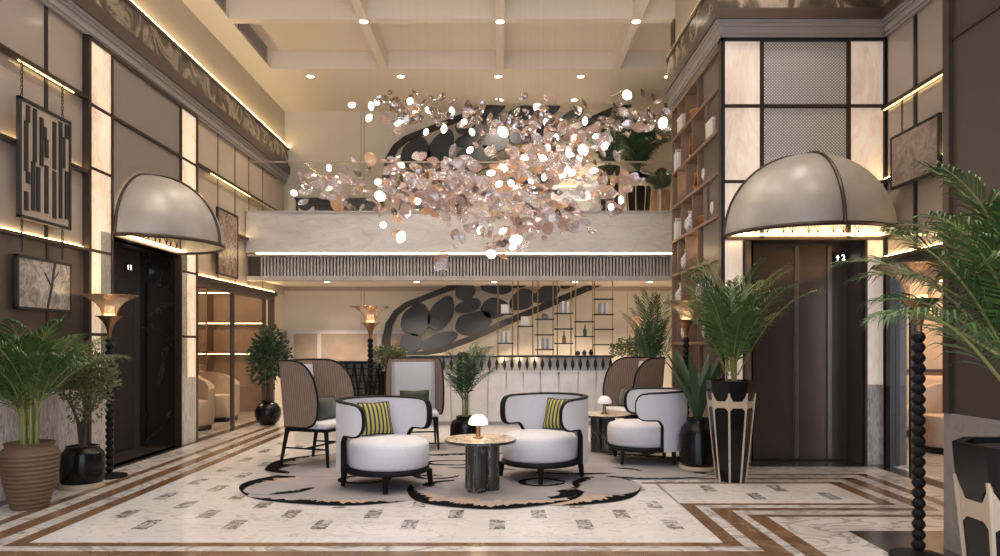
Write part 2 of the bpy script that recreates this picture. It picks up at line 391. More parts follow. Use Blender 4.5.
rect(1.3, 3.15, 6.41, 6.475, 1); rect(1.3, 3.38, 6.615, 6.685, 1); rect(1.3, 3.6, 6.83, 6.885, 1)
rect(3.03, 3.15, 5.56, 6.475, 1); rect(3.25, 3.38, 5.378, 6.685, 1); rect(3.50, 3.60, 5.18, 6.885, 1)
rect(2.38, 4.1, 2.0, 4.79, 3); rect(3.90, 4.1, 4.79, 7.3, 3); rect(-4.1, -3.93, 4.0, 12.6, 3)
rect(2.62, 4.1, 7.3, 8.2, 3); rect(-4.75, -4.0, 7.2, 8.85, 3)
rect(-9, -4.1, 9.3, 13.9, 2, 0.0005); rect(4.1, 9, 5, 13.9, 2, 0.0005)
for i in range(-4, 26):
    for k in range(-14, 30):
        x = -2.19 + 0.31 * i; y = 5.27 - 0.31 * i + 0.62 * k
        if (-2.95 < x < 1.34 and 4.66 < y < 9.2) or (1.55 < x < 2.95 and 5.75 < y < 6.3):
            rect(x - 0.055, x + 0.055, y - 0.13, y + 0.13, 4, 0.0016)
struct(fl.build('floor', [mt['floor'], mt['brown'], mt['pale'], mt['darkfloor'], mt['inset']], smooth=False, recalc=False))

# side wall with a lift portal
wl = MB()
for y0, y1 in ((-3.0, 6.83),):
    wl.box(WX - .2, WX, y0, y1, 0, .85, 0); wl.box(WX - .2, WX, y0, y1, .85, 2.20, 1)
    wl.box(WX - .2, WX - .012, y0, y1, 2.20, 3.68, 2); wl.box(WX - .2, WX - .012, y0, y1, 3.68, 4.35, 2)
wl.box(WX - .2, WX - .012, 9.29, 13.2, 2.20, 4.35, 3)
wl.box(WX - .2, WX, 12.62, 13.2, 0, 2.20, 5)
wl.box(WX - .2, WX, -3.0, 13.2, 4.35, CEIL, 4)
wl.box(WX - .2, WX - .05, 6.83, 9.29, 2.42, 4.36, 2)
struct(wl.build('wall_left', [mt['stonebase'], mt['umber'], mt['taupe'], mt['sand'], mt['plaster'], mt['cream']], smooth=False))

# portal on that wall: lit onyx, taupe panels, black frame lines, marble jambs
po = MB()
for y0, y1 in ((6.86, 7.23), (8.84, 9.25)):
    for z0, z1 in ((.85, 1.36), (1.39, 2.19), (2.22, 3.0), (3.03, 3.62), (3.66, 4.26)): po.box(PX - .06, PX, y0, y1, z0, z1, 0)
    po.box(PX - .06, PX + .005, y0 - .01, y1 + .01, 0, .85, 1)
trim(po, [mt['onyx_side'], mt['stonebase']])
po = MB()
for z0, z1 in ((2.46, 3.62), (3.66, 4.26)): po.box(PX - .06, PX - .01, 7.27, 8.80, z0, z1, 0)
trim(po, [mt['meshtaupe']])
po = MB()
for y in (6.845, 9.275): po.box(PX - .08, PX + .015, y - .022, y + .022, 0, 4.30, 0)
for y in (7.25, 8.82): po.box(PX - .07, PX + .01, y - .018, y + .018, .0, 4.26, 0)
po.box(PX - .08, PX + .015, 6.83, 9.29, 4.26, 4.30, 0)
for z in (3.64, 3.015, 2.205, 1.375):
    for y0, y1 in ((6.86, 7.23), (8.84, 9.25)): po.box(PX - .07, PX + .004, y0, y1, z - .014, z + .014, 0)
po.box(PX - .07, PX + .012, 7.23, 8.84, 3.625, 3.655, 0); po.box(PX - .07, PX + .012, 7.23, 8.84, 2.40, 2.46, 0)
trim(po, [mt['bronze']])
po = MB()                                                   # recess: black marble reveals
po.box(-4.60, PX, 8.82, 9.0, 0, 2.42, 0); po.box(-4.60, PX, 7.05, 7.23, 0, 2.42, 0)
po.box(-4.60, PX - .05, 7.05, 9.0, 2.42, 2.55, 1)
trim(po, [mt['nero'], mt['bronze']])
d = MB(); d.box(-4.64, -4.54, 7.23, 8.82, 0, 2.42, 0)
dd = struct(d.build('door_1', [mt['umber']], smooth=False))
d = MB(); d.box(-4.535, -4.52, 7.40, 8.02, .02, 2.08, 0); d.box(-4.535, -4.52, 8.04, 8.66, .02, 2.08, 0); d.box(-4.54, -4.51, 8.02, 8.04, .02, 2.08, 1)
d.build('lift_leaf', [mt['door'], mt['black']], dd, smooth=False)

# bars and coves on the side wall
br = MB()
for z in (3.68, 2.96):
    for y0, y1 in ((-3, 6.82), (9.29, 12.7)): br.box(WX - .03, WX + .05, y0, y1, z - .018, z + .018, 0)
br.box(WX - .03, WX + .05, -3, 6.82, 2.185, 2.215, 0); br.box(WX - .03, WX + .05, 9.29, 12.62, 2.14, 2.20, 0)
for y in (5.1, 6.274): br.box(WX - .03, WX - .004, y - .022, y + .022, 2.22, 4.35, 1); br.box(WX, WX + .01, y - .012, y + .012, .85, 2.18, 0)
for y in (10.1, 10.75, 11.34, 12.0): br.box(WX - .03, WX - .006, y - .012, y + .012, 2.22, 4.35, 0)
trim(br, [mt['bronze'], mt['black']])
br = MB()
br.box(WX - .028, WX + .004, -3, 6.81, 2.215, 2.228, 0); br.box(WX - .028, WX + .004, 9.30, 12.6, 2.20, 2.213, 0)
br.box(WX - .028, WX + .0, -3, 6.81, 2.979, 2.989, 0); br.box(WX - .028, WX + .0, 9.30, 12.6, 2.979, 2.989, 0)
br.box(WX + .02, WX + .032, 5.86, 6.62, 3.654, 3.664, 1); br.box(WX + .02, WX + .032, 9.76, 11.3, 3.654, 3.664, 1)
trim(br, [mt['led'], mt['ledline']])

# lounge opening in the side wall
lo = MB()
for y in (9.33, 12.58): lo.box(WX - .10, WX + .0, y - .04, y + .04, 0, 2.14, 0)
for y in (10.75, 12.2): lo.box(WX - .08, WX - .02, y - .022, y + .022, 0, 2.14, 0)
lo.box(WX - .10, WX, 9.29, 12.62, 2.06, 2.14, 0)
wn = struct(lo.build('window_1', [mt['umber']], smooth=False))
g = MB(); g.box(WX - .056, WX - .050, 9.37, 10.728, .02, 2.06, 0); g.box(WX - .056, WX - .050, 10.772, 12.178, .02, 2.06, 0)
g.build('pane', [mt['glassdoor']], wn, smooth=False)

# lounge behind it
lw = MB()
lw.box(-8.0, -4.32, 13.7, 13.9, 0, 2.7, 0); lw.box(-8.2, -8.0, 9.0, 13.9, 0, 2.7, 0); lw.box(-8.2, -4.7, 9.0, 9.15, 0, 2.7, 0)
lw.box(-4.32, WX - .2, 13.2, 13.9, 0, 2.7, 0)
struct(lw.build('wall_lounge', [mt['lounge']], smooth=False))
lw = MB(); lw.box(-8.2, WX - .2, 9.0, 13.9, 2.7, 2.8, 0); struct(lw.build('ceiling_lounge', [mt['ceil']], smooth=False))

# right wall: lounge opening, panels
wr = MB(); xr = 4.1
wr.box(xr, xr + .2, -3, RY, 2.20, CEIL, 0); wr.box(xr, xr + .2, -3, 6.2, 0, 2.2, 1)
wr.box(xr, xr + .2, 7.40, RY + .3, 0, 4.6, 1)
struct(wr.build('wall_right', [mt['taupe'], mt['umber']], smooth=False))
br = MB()
for z in (3.78, 3.0): br.box(xr - .05, xr, -3, RY, z - .018, z + .018, 0)
br.box(xr - .05, xr, -3, RY, 2.16, 2.20, 0)
br.box(xr - .012, xr, 6.90 - .026, 6.90 + .026, 2.2, 4.52, 1)
br.box(xr - .012, xr, 5.6 - .02, 5.6 + .02, 2.2, 4.52, 1)
trim(br, [mt['bronze'], mt['black']])
br = MB()
br.box(xr - .028, xr - .003, -3, RY - .02, 2.20, 2.212, 0); br.box(xr - .03, xr - .003, -3, RY - .02, 3.02, 3.031, 0)
br.box(xr - .034, xr - .022, 5.6, RY - .02, 3.754, 3.764, 1)
trim(br, [mt['led'], mt['ledline']])
lo = MB()
for y in (7.36, 6.24): lo.box(xr - .02, xr + .08, y - .04, y + .04, 0, 2.16, 0)
lo.box(xr - .02, xr + .08, 6.2, 7.4, 2.06, 2.16, 0); lo.box(xr, xr + .06, 6.98, 7.02, 0, 2.1, 0)
wn = struct(lo.build('window_2', [mt['black']], smooth=False))
g = MB(); g.box(xr + .03, xr + .036, 6.28, 6.98, .02, 2.06, 0); g.box(xr + .03, xr + .036, 7.02, 7.32, .02, 2.06, 0)
g.build('pane', [mt['glassdoor']], wn, smooth=False)
lw = MB(); lw.box(4.6, 9.2, 10.6, 10.8, 0, 2.7, 0); lw.box(9.0, 9.2, 5, 10.8, 0, 2.7, 0); lw.box(4.3, 4.6, 8.0, 10.8, 0, 2.7, 0)
struct(lw.build('wall_salon', [mt['lounge']], smooth=False))
lw = MB(); lw.box(4.3, 9.2, 5, 10.8, 2.7, 2.8, 0); struct(lw.build('ceiling_salon', [mt['ceil']], smooth=False))
lw = MB(); lw.box(4.9, 8.6, 10.54, 10.6, .9, 2.2, 0); trim(lw, [mt['sand']])
lw = MB(); lw.box(4.9, 8.6, 10.50, 10.54, 2.22, 2.24, 0); trim(lw, [mt['ledsoft']])

# frontal lift portal
po = MB()
for x0, x1 in ((2.39, 2.76), (3.72, 4.07)):
    for z0, z1 in ((2.42, 2.99), (3.02, 3.79), (3.83, 4.50)): po.box(x0, x1, RY, RY + .06, z0, z1, 0)
for x0, x1 in ((2.39, 2.58), (3.90, 4.07)):
    for z0, z1 in ((.85, 2.39),): po.box(x0, x1, RY, RY + .06, z0, z1, 0)
    po.box(x0, x1, RY - .01, RY + .06, 0, .85, 1)
po.box(2.60, 3.88, RY + .03, RY + .06, 2.42, 2.60, 0)
trim(po, [mt['onyx'], mt['stonebase']])
po = MB()
for z0, z1 in ((3.02, 3.79), (3.83, 4.50)): po.box(2.80, 3.69, RY + .01, RY + .06, z0, z1, 0)
trim(po, [mt['mesh']])
po = MB()
po.box(2.345, 2.385, RY - .02, RY + .08, 0, 4.53, 0); po.box(4.072, 4.10, RY - .02, RY + .08, 0, 4.53, 0)
po.box(2.345, 4.10, RY - .02, RY + .08, 4.495, 4.53, 0)
trim(po, [mt['black']])
po = MB()
for x in (2.78, 3.705): po.box(x - .02, x + .02, RY - .012, RY + .06, 2.40, 4.50, 0)
for z in (3.81, 3.005): po.box(2.385, 4.07, RY - .01, RY + .06, z - .016, z + .016, 0)
po.box(2.385, 4.07, RY - .012, RY + .06, 2.385, 2.425, 0)
for x in (2.59, 3.89): po.box(x - .012, x + .012, RY - .012, RY + .3, 0, 2.39, 0)
trim(po, [mt['bronze']])
po = MB()
po.box(2.38, 2.62, RY + .06, RY + .75, 0, 2.39, 0); po.box(3.86, 4.10, RY + .06, RY + .75, 0, 2.39, 0); po.box(2.38, 4.1, RY + .06, RY + .75, 2.39, 4.53, 0)
trim(po, [mt['umber']])
d = MB(); d.box(2.62, 3.86, RY + .34, RY + .44, 0, 2.39, 0)
dd = struct(d.build('door_2', [mt['umber']], smooth=False))
d = MB(); d.box(2.64, 3.265, RY + .31, RY + .34, .02, 2.36, 0); d.box(3.29, 3.63, RY + .31, RY + .34, .02, 2.36, 0); d.box(3.65, 3.84, RY + .325, RY + .34, .02, 2.36, 2)
for x in (3.277, 3.64): d.box(x - .022, x + .022, RY + .285, RY + .335, .02, 2.36, 1)
d.build('lift_leaf', [mt['door'], mt['doorline'], mt['umber']], dd, smooth=False)

# mouldings and the marble belts above both sides
def run_along_y(mb, x, sgn, y0, y1, zc, h1, h2, h3):
    """stepped profile on a wall plane x, projecting by sgn"""
    steps = [(zc, zc + h1 * .2, .03), (zc + h1 * .2, zc + h1 * .62, .045), (zc + h1 * .62, zc + h1 * .82, .065), (zc + h1 * .82, zc + h1, .085)]
    for z0, z1, d_ in steps: mb.box(min(x, x + sgn * d_), max(x, x + sgn * d_), y0, y1, z0, z1, 0)
    z = zc + h1; mb.box(min(x, x + sgn * .105), max(x, x + sgn * .105), y0, y1, z, z + h2, 1)
    z += h2; mb.box(min(x, x + sgn * .07), max(x, x + sgn * .07), y0, y1, z, z + h3, 2)
    z += h3; mb.box(min(x, x + sgn * .085), max(x, x + sgn * .085), y0, y1, z, z + .05, 1)
    mb.box(min(x + sgn * .062, x + sgn * .078), max(x + sgn * .062, x + sgn * .078), y0, y1, z + .051, z + .063, 3)
co = MB(); run_along_y(co, WX, 1, -3, 13.2, 4.30, .17, .15, .31)
trim(co, [mt['cornice'], mt['ledge'], mt['belt'], mt['led']])
co = MB(); run_along_y(co, BX, -1, RY, 9.6, 4.53, .165, .11, .34)
for z0, z1, d_ in ((4.53, 4.563, .03), (4.563, 4.632, .045), (4.632, 4.665, .065), (4.665, 4.695, .085)): co.box(BX - d_, 4.1, RY - d_, RY, z0, z1, 0)
co.box(BX - .105, 4.1, RY - .105, RY, 4.695, 4.805, 1); co.box(BX - .07, 4.1, RY - .07, RY, 4.805, 5.145, 2); co.box(BX - .085, 4.1, RY - .085, RY, 5.145, 5.195, 1)
run_along_y(co, 4.1, -1, -3, RY - .0, 4.53, .165, .11, .34)
trim(co, [mt['cornice'], mt['ledge'], mt['belt'], mt['ledsoft']])
wu = MB(); wu.box(BX, 4.1, RY, 9.6, 4.53, CEIL + .3, 0); wu.box(BX - .02, BX, 9.42, 9.6, 5.2, CEIL, 1)
struct(wu.build('wall_upper_right', [mt['plaster'], mt['ledge']], smooth=False))

# pier beside the camera's right
pi_ = MB(); pi_.box(2.80, 4.1, 2.4, 4.38, .85, CEIL, 0); pi_.box(2.785, 4.1, 2.4, 4.395, 0, .85, 1)
pi_.box(2.775, 2.80, 4.33, 4.39, .85, CEIL, 2); pi_.box(2.79, 2.80, 2.4, 4.33, 3.16, 3.19, 2)
struct(pi_.build('wall_pier', [mt['pier'], mt['pierbase'], mt['bronze']], smooth=False))

# back wall
bw = MB(); bw.box(-4.3, 5.0, 13.2, 13.4, 0, CEIL, 0)
for x in (-2.62, -2.56, -.9, .8, 2.4): bw.box(x - .006, x + .006, 13.192, 13.2, 0, CEIL, 1)
bw.box(-4.1, 5.0, 13.18, 13.2, 2.28, 2.36, 1)
struct(bw.build('wall_back', [mt['cream'], mt['sand']], smooth=False))
wb = MB(); wb.box(4.8, 5.0, 9.6, 13.2, 0, CEIL, 0); wb.box(2.72, 5.0, 9.6, 9.7, 0, CEIL, 0)
struct(wb.build('wall_recess', [mt['plaster']], smooth=False))
# chair-rail panels on the back wall
wp = MB()
wp.box(-3.92, -1.6, 13.10, 13.18, .9, 1.54, 2)
for x0, x1 in ((-3.86, -3.42), (-3.34, -2.30), (-2.22, -1.66)): wp.box(x0, x1, 13.085, 13.10, .98, 1.47, 1)
wp.prism([(12.65, .9), (13.18, .9), (13.18, 1.54), (12.65, 1.12)], lambda u, v, d_: (WX + d_, u, v), 0, .04, 1)
trim(wp, [mt['cream'], mt['wainscot'], mt['paper']])

# balcony
ba = MB()
ba.box(WX, 4.8, 11.2, 11.32, 2.745, 3.39, 0); ba.box(WX, 4.8, 11.32, 13.2, 3.2, 3.35, 1)
ba.box(WX, 4.8, 11.36, 13.2, 2.36, 2.45, 2); ba.box(WX, 4.8, 11.22, 11.40, 2.30, 2.37, 3); ba.box(WX, 4.8, 11.22, 11.36, 2.69, 2.725, 3)
ba.box(WX, 4.8, 11.31, 11.36, 2.37, 2.69, 4)
x = -3.85
while x < 3.2:
    ba.box(x, x + .03, 11.26, 11.32, 2.37, 2.69, 3); x += .0535
ba.box(WX, 4.8, 11.185, 11.34, 3.385, 3.41, 3)
struct(ba.build('floor_balcony', [mt['balcony'], mt['plaster'], mt['ceil'], mt['grille'], mt['grilledark']], smooth=False))
lb = MB(); lb.box(WX + .15, 3.4, 11.225, 11.26, 2.726, 2.742, 0); trim(lb, [mt['led']])

# coffered ceiling
ce = MB()
ce.box(-4.3, 5.0, 11.15, 13.4, CEIL, CEIL + .4, 0)
ce.box(-4.3, -3.65, -3, 11.15, CEIL, CEIL + .4, 0); ce.box(3.65, 5.0, -3, 11.15, CEIL, CEIL + .4, 0)
ce.box(-3.65, 3.65, -3, 11.15, CEIL + .29, CEIL + .4, 0)
for y in (9.43, 7.7, 5.97, 4.24, 2.5): ce.box(-3.65, 3.65, y, y + .14, CEIL, CEIL + .29, 0)
for x in (-1.85, 0, 1.85): ce.box(x - .06, x + .06, -3, 11.15, CEIL, CEIL + .29, 0)
struct(ce.build('ceiling', [mt['ceil']], smooth=False))
# ------------------------------------------------------------------ fixtures
# air slot in the coffer side
for k, (y0, y1) in enumerate(((9.75, 10.95), (8.0, 9.3))):
    t = thing('air_vent', ['grey slatted air vent in the coffer side nearest the balcony', 'grey slatted air vent in the second coffer side, above the side wall'][k], 'vent', (-3.65, (y0 + y1) / 2, CEIL + .02), 0, 'air vents in the coffers')
    h = (y1 - y0) / 2
    f = MB(); f.box(0, .012, -h, h, 0, .03); f.box(0, .012, -h, h, .21, .24); f.box(0, .012, -h, -h + .03, 0, .24); f.box(0, .012, h - .03, h, 0, .24); f.build('frame', mt['cornice'], t, smooth=False)
    f = MB()
    for j in range(5): f.box(.001, .012, -h + .03, h - .03, .045 + .035 * j, .058 + .035 * j)
    f.build('slats', mt['grille'], t, smooth=False)
    f = MB(); f.box(-.002, .003, -h, h, 0, .24); f.build('backing', mt['grilledark'], t, smooth=False)

def make_downlight(r):
    t = thing('downlight', 'x', 'downlight')
    f = MB(); f.lathe([(r * .8, 0), (r * .8, -.008), (r * 1.3, -.01), (r * 1.3, 0)], 20, caps=False); f.build('trim_ring', mt['ceil'], t)
    f = MB(); f.lathe([(0.0001, -.004), (r * .82, -.004)], 20, caps=False); f.build('lens', mt['down'], t)
    return t
DL = make_downlight(.07); first = [True]
ordn = ['first', 'second', 'third', 'fourth', 'fifth', 'sixth']
def downs(pts, what, group, watt, spot=True, cone=110, col=(1.0, .82, .61)):
    for k, (x, y, z) in enumerate(pts):
        place(DL, first[0], (x, y, z), 0, what % ordn[k], group); first[0] = False
        l = bpy.data.lights.new('downlight_beam', 'SPOT'); l.energy = watt; l.color = col; l.spot_size = R(cone); l.spot_blend = .9; l.shadow_soft_size = .06
        o = bpy.data.objects.new('downlight_beam', l); C.objects.link(o); o.location = (x, y, z - .03)
downs([(x, 10.13, CEIL + .29) for x in (-2.8, -.95, .93, 2.75)][:3], 'recessed downlight inside the coffer row before the balcony, %s from the side with vents', 'coffer downlights', 170)
downs([(x, 9.50, CEIL) for x in (-1.85, 0, 1.85)], 'small downlight on the coffer beam crossing, %s from the side with vents', 'beam downlights', 60)
downs([(x, 11.45, CEIL) for x in (-3.1, -1.62, -.03, 1.32, 2.75)], 'downlight in the soffit over the balcony edge, %s from the vented side', 'soffit downlights', 150)
downs([(x, 12.55, CEIL) for x in (0.0, 1.33)], 'downlight in the rear soffit close to the back wall, %s counted from the middle', 'rear soffit downlights', 280)
downs([(x, 12.15, 2.36) for x in (-3.0, -1.45, -.1, 1.3, 2.6)], 'small downlight under the balcony, %s from the wall art side', 'under balcony downlights', 260)
for x in (-2.7, -.9, .9, 2.7):                              # the hall's lamps nearer the camera, outside the frame
    for y in (8.6, 6.9, 5.1, 3.3, 1.5, -.5):
        if x > 2 and y > 7: continue
        l = bpy.data.lights.new('coffer_beam', 'SPOT'); l.energy = 105; l.color = (1.0, .895, .80); l.spot_size = R(115); l.spot_blend = .9; l.shadow_soft_size = .08
        o = bpy.data.objects.new('coffer_beam', l); C.objects.link(o); o.location = (x, y, CEIL + .25)

# glass balustrade of the balcony
t = thing('glass_balustrade', 'clear frameless glass balustrade along the balcony edge', 'railing', (0, 11.26, 3.40))
for k in range(5):
    x0 = -4.05 + k * 1.75
    f = MB(); f.box(x0, x0 + 1.735, -.006, .006, .0, .81); f.build('glass_panel', mt['glass'], t, smooth=False)
f = MB(); f.box(-4.05, 4.7, -.012, .012, .80, .815); f.build('top_rail', mt['sand'], t, smooth=False)

# lift canopies: quarter domes of smoked alabaster with bronze rims
def canopy(label, loc, rz, r):
    t = thing('lift_canopy', label, 'canopy', loc, rz, 'domed canopies over the lifts')
    f = MB(); n, k = 36, 14; vs = []
    for rr in (r, r - .018):
        for j in range(k + 1):
            p = PI / 2 * j / k
            for i in range(n + 1):
                a = PI * i / n
                vs.append((rr * cos(p) * cos(a), -rr * cos(p) * sin(a), rr * sin(p)))
    fs = []; B = (k + 1) * (n + 1)
    for o_ in (0, B):
        for j in range(k):
            for i in range(n): fs.append((o_ + j * (n + 1) + i, o_ + j * (n + 1) + i + 1, o_ + (j + 1) * (n + 1) + i + 1, o_ + (j + 1) * (n + 1) + i))
    f.add(vs, fs); f.build('dome', mt['dome'], t)
    f = MB(); f.tube([(r * cos(PI * i / 40), -r * sin(PI * i / 40), 0) for i in range(41)], .022, 8); f.build('rim', mt['bronze'], t)
    f = MB(); f.tube([(0, -(r + .004) * cos(PI / 2 * i / 24), (r + .004) * sin(PI / 2 * i / 24)) for i in range(25)], .02, 8); f.build('rib', mt['bronze'], t)
    f = MB(); f.tube([((r + .004) * cos(PI * i / 40), -.012, (r + .004) * sin(PI * i / 40)) for i in range(41)], .016, 8); f.build('wall_rib', mt['bronze'], t)
    f = MB(); f.box(-r * .96, r * .96, -.03, -.012, .01, .03); f.build('light_strip', mt['led'], t, smooth=False)
    f = MB(); q = random.Random(4)
    for k in range(9):
        x0 = -.52 + k * .13 + q.uniform(-.03, .03)
        for s_ in (-1, 1, 0): f.tube([(x0, -.036, .03), (x0 + .02 * s_, -.04, .08), (x0 + .045 * s_, -.036, .10 + .03 * q.random())], .0035, 5)
    f.tube([(-.6, -.038, .03), (.6, -.038, .03)], .004, 5); f.build('sprig_ornament', mt['wood'], t)
    l = bpy.data.lights.new('canopy_lamp', 'AREA'); l.shape = 'RECTANGLE'; l.size = r * 1.5; l.size_y = .2; l.energy = 9; l.color = (1, .78, .5)
    o = bpy.data.objects.new('canopy_lamp', l); C.objects.link(o); o.parent = t; o.location = (0, -.3, .25); o.rotation_euler = (R(180), 0, 0)
    return t
canopy('smoked alabaster half dome canopy above the frontal bronze lift doors', (3.235, RY - .02, 2.42), 0, .855)
canopy('smaller smoked alabaster half dome canopy above the black marble lift recess', (PX + .02, 8.03, 2.42), R(90), .78)

# lift indicators
def indicator(label, loc, rz):
    t = thing('lift_indicator', label, 'display', loc, rz, 'lift floor indicators')
    f = MB(); f.box(-.085, .085, -.012, 0, -.05, .05); f.build('screen', mt['artdark'], t, smooth=False)
    cu = bpy.data.curves.new('digit', 'FONT'); cu.body = '2'; cu.size = .085; cu.align_x = 'CENTER'; cu.align_y = 'CENTER'; cu.extrude = .001
    tmp = bpy.data.objects.new('digit_text', cu); C.objects.link(tmp); bpy.context.view_layer.update()
    me = bpy.data.meshes.new_from_object(tmp.evaluated_get(bpy.context.evaluated_depsgraph_get())); bpy.data.objects.remove(tmp); bpy.data.curves.remove(cu)
    me.materials.clear(); me.materials.append(mt['screen'])
    o = bpy.data.objects.new('digit', me); C.objects.link(o); o.parent = t; o.location = (.032, -.0135, 0); o.rotation_euler = (R(90), 0, 0)
    f = MB(); f.add([(-.052, -.0135, 0.002), (-.012, -.0135, .002), (-.032, -.0135, .030), (-.037, -.0135, -.03), (-.027, -.0135, -.03), (-.027, -.0135, .002), (-.037, -.0135, .002)], [(0, 1, 2), (3, 4, 5, 6)])
    f.build('arrow', mt['screen'], t, smooth=False)
indicator('black lift indicator showing an arrow and 2 beside the frontal lift', (3.77, RY + .322, 2.235), 0)
indicator('black lift indicator showing an arrow and 2 in the black marble recess', (-4.538, 8.55, 2.215), R(90))

# framed art
def art_on_side(name, label, x, sgn, y0, y1, z0, z1, frame_w=.035, depth=.05):
    t = thing(name, label, 'picture', (x, (y0 + y1) / 2, z0))
    w = (y1 - y0) / 2; h = z1 - z0; d_ = sgn * depth
    f = MB(); a, b = min(0, d_), max(0, d_)
    for q in ((-w, w, 0, frame_w), (-w, w, h - frame_w, h), (-w, -w + frame_w, 0, h), (w - frame_w, w, 0, h)): f.box(a, b, q[0], q[1], q[2], q[3])
    f.build('frame', mt['artdark'], t, smooth=False, bevel=.004)
    return t, w, h
def chains(t, ys, z0, z1, x, mat='black'):
    for y in ys:
        f = MB(); z = z0; k = 0
        while z < z1:
            rr = .016
            ring = [(x + (rr * .55 * cos(a) if k % 2 else 0), y + (0 if k % 2 else rr * .55 * cos(a)), z + rr * sin(a) * 1.25) for a in [2 * PI * i / 8 for i in range(8)]]
            f.tube(ring, .0035, 5, closed=True); z += .031; k += 1
        f.build('hanging_chain', mt[mat], t)
t, w, h = art_on_side('framed_artwork', 'tall framed panel of black and cream broken vertical strips hung on chains', WX + .055, 1, 5.79, 6.495, 2.33, 3.34, .03, .032)
f = MB(); f.box(.0, .02, -w + .03, w - .03, .03, h - .03); f.build('backing', mt['artcream'], t, smooth=False)
f = MB(); rnd = random.Random(3)
for c in range(7):
    yy = -w + .09 + c * (2 * w - .18) / 6; zz = .06 + rnd.random() * .05
    while zz < h - .12:
        L_ = rnd.choice((.1, .16, .28, .42)); L_ = min(L_, h - .05 - zz); off = rnd.choice((-.022, 0, .022))
        f.box(.02, .032, yy + off - .021, yy + off + .021, zz, zz + L_); zz += L_ + rnd.choice((.0, .0, .02, .07))
f.build('strips', mt['artdark'], t, smooth=False)
chains(t, (-w + .08, w - .08), h, 3.655 - 2.33, -.005)
chains(t, (-w + .08, w - .08), 2.075 - 2.33, 0, -.005)
t, w, h = art_on_side('framed_print', 'small grey etched print in black frame behind the palm', WX + .02, 1, 5.81, 6.55, 1.57, 2.03, .026, .036)
f = MB(); f.box(.0, .03, -w + .02, w - .02, .02, h - .02); f.build('print', mt['artgrey'], t, smooth=False)
f = MB(); f.tube([(.031, .02, .03), (.031, .08, .22), (.031, .12, h - .03)], .012, 6); f.tube([(.031, .08, .22), (.031, -.02, .34)], .006, 6); f.tube([(.031, .095, .28), (.031, .18, .36)], .005, 6); f.build('tree_motif', mt['artdark'], t)
t, w, h = art_on_side('framed_painting', 'russet and white abstract painting on the panelled wall past the lift', WX + .055, 1, 9.86, 10.63, 2.26, 3.22, .03, .035)
f = MB(); f.box(.0, .03, -w + .02, w - .02, .02, h - .02); f.build('canvas', mt['artred'], t, smooth=False)
t, w, h = art_on_side('framed_drawing', 'sepia drawing in black frame hung on chains beside the frontal lift', xr - .055, -1, 6.40, 7.20, 2.86, 3.40, .028, .035)
f = MB(); f.box(-.03, 0, -w + .02, w - .02, .02, h - .02); f.build('print', mt['artsepia'], t, smooth=False)
chains(t, (w - .16,), h, 3.75 - 2.86, .0)

# stair balustrades with slate pebble panels
def clip(poly, zmax):
    out = []
    for i in range(len(poly)):
        a, b = poly[i], poly[(i + 1) % len(poly)]
        if a[1] <= zmax: out.append(a)
        if (a[1] <= zmax) != (b[1] <= zmax):
            k = (zmax - a[1]) / (b[1] - a[1]); out.append((a[0] + (b[0] - a[0]) * k, zmax))
    return out
def S(px, py): return ((px - 500) / 54.5, 1.28 + (344 - py) / 54.5)
def ribbon(path, ws):
    L_, Rr = [], []
    for i, p in enumerate(path):
        a = path[max(i - 1, 0)]; b = path[min(i + 1, len(path) - 1)]
        tx, tz = b[0] - a[0], b[1] - a[1]; n = math.hypot(tx, tz); nx, nz = -tz / n, tx / n
        L_.append((p[0] + nx * ws[i] / 2, p[1] + nz * ws[i] / 2)); Rr.append((p[0] - nx * ws[i] / 2, p[1] - nz * ws[i] / 2))
    return [[L_[i], L_[i + 1], Rr[i + 1], Rr[i]] for i in range(len(path) - 1)]
PEB = [(416, 320.5, 14, 17, 20), (441, 314, 11, 19, 27), (410.6, 343, 11, 10.5, 0), (439, 341, 19, 8, -22), (473.6, 323, 20, 11.5, -14), (468, 306, 14.5, 6.5, -18), (465.5, 292, 10, 8.5, -20),
       (495, 308.5, 14, 10.5, -10), (496, 288, 15, 6.5, 4), (522, 300, 13, 10, -30), (546, 294, 14, 8, -28), (490, 275, 17, 8, -25), (520, 280, 15, 7.5, -20), (548, 277, 13, 6, -25), (572, 282, 12, 5, -24)]
def balustrade(label, dz, zmax, y):
    t = thing('stair_balustrade', label, 'balustrade', (0, y, 0), 0, 'stair balustrades with slate pebbles')
    fn = lambda u, v, d_: (u, d_, v)
    def strip(name, path, ws, mat):
        f = MB()
        for q in ribbon([S(*p) for p in path], ws):
            q = clip([(u, v + dz) for u, v in q], zmax)
            if len(q) > 2: f.prism(q, fn, -.04, .04)
        f.build(name, mt[mat], t, smooth=False)
    strip('handrail', [(388, 357), (386, 342), (389, 325), (396, 313), (406, 305), (430, 295.5), (455, 286), (520, 260), (560, 245)], [.15, .15, .13, .11, .1, .1, .1, .1, .1], 'artdark')
    strip('stringer', [(400, 357), (440, 350.5), (470, 339), (500, 325), (545, 306), (590, 287), (640, 265), (700, 240)], [.07, .1, .11, .12, .12, .12, .12, .12], 'artdark')
    for cx, cy, rx, ry, ang in PEB:
        q = []
        for i in range(28):
            a = 2 * PI * i / 28; u = rx * cos(a) * (1 + .07 * cos(2 * a + cx)); v = ry * sin(a) * (1 + .08 * sin(3 * a + cy)); c_, s_ = cos(R(ang)), sin(R(ang))
            p = S(cx + u * c_ - v * s_, cy + u * s_ + v * c_); q.append((p[0], p[1] + dz))
        q = clip(q, zmax)
        if len(q) > 2: f = MB(); f.prism(q, fn, -.022, .022); f.build('pebble_panel', mt['pebble'], t, smooth=False, bevel=.008)
balustrade('black stair balustrade of slate pebbles under the balcony', 0, 2.35, 12.85)
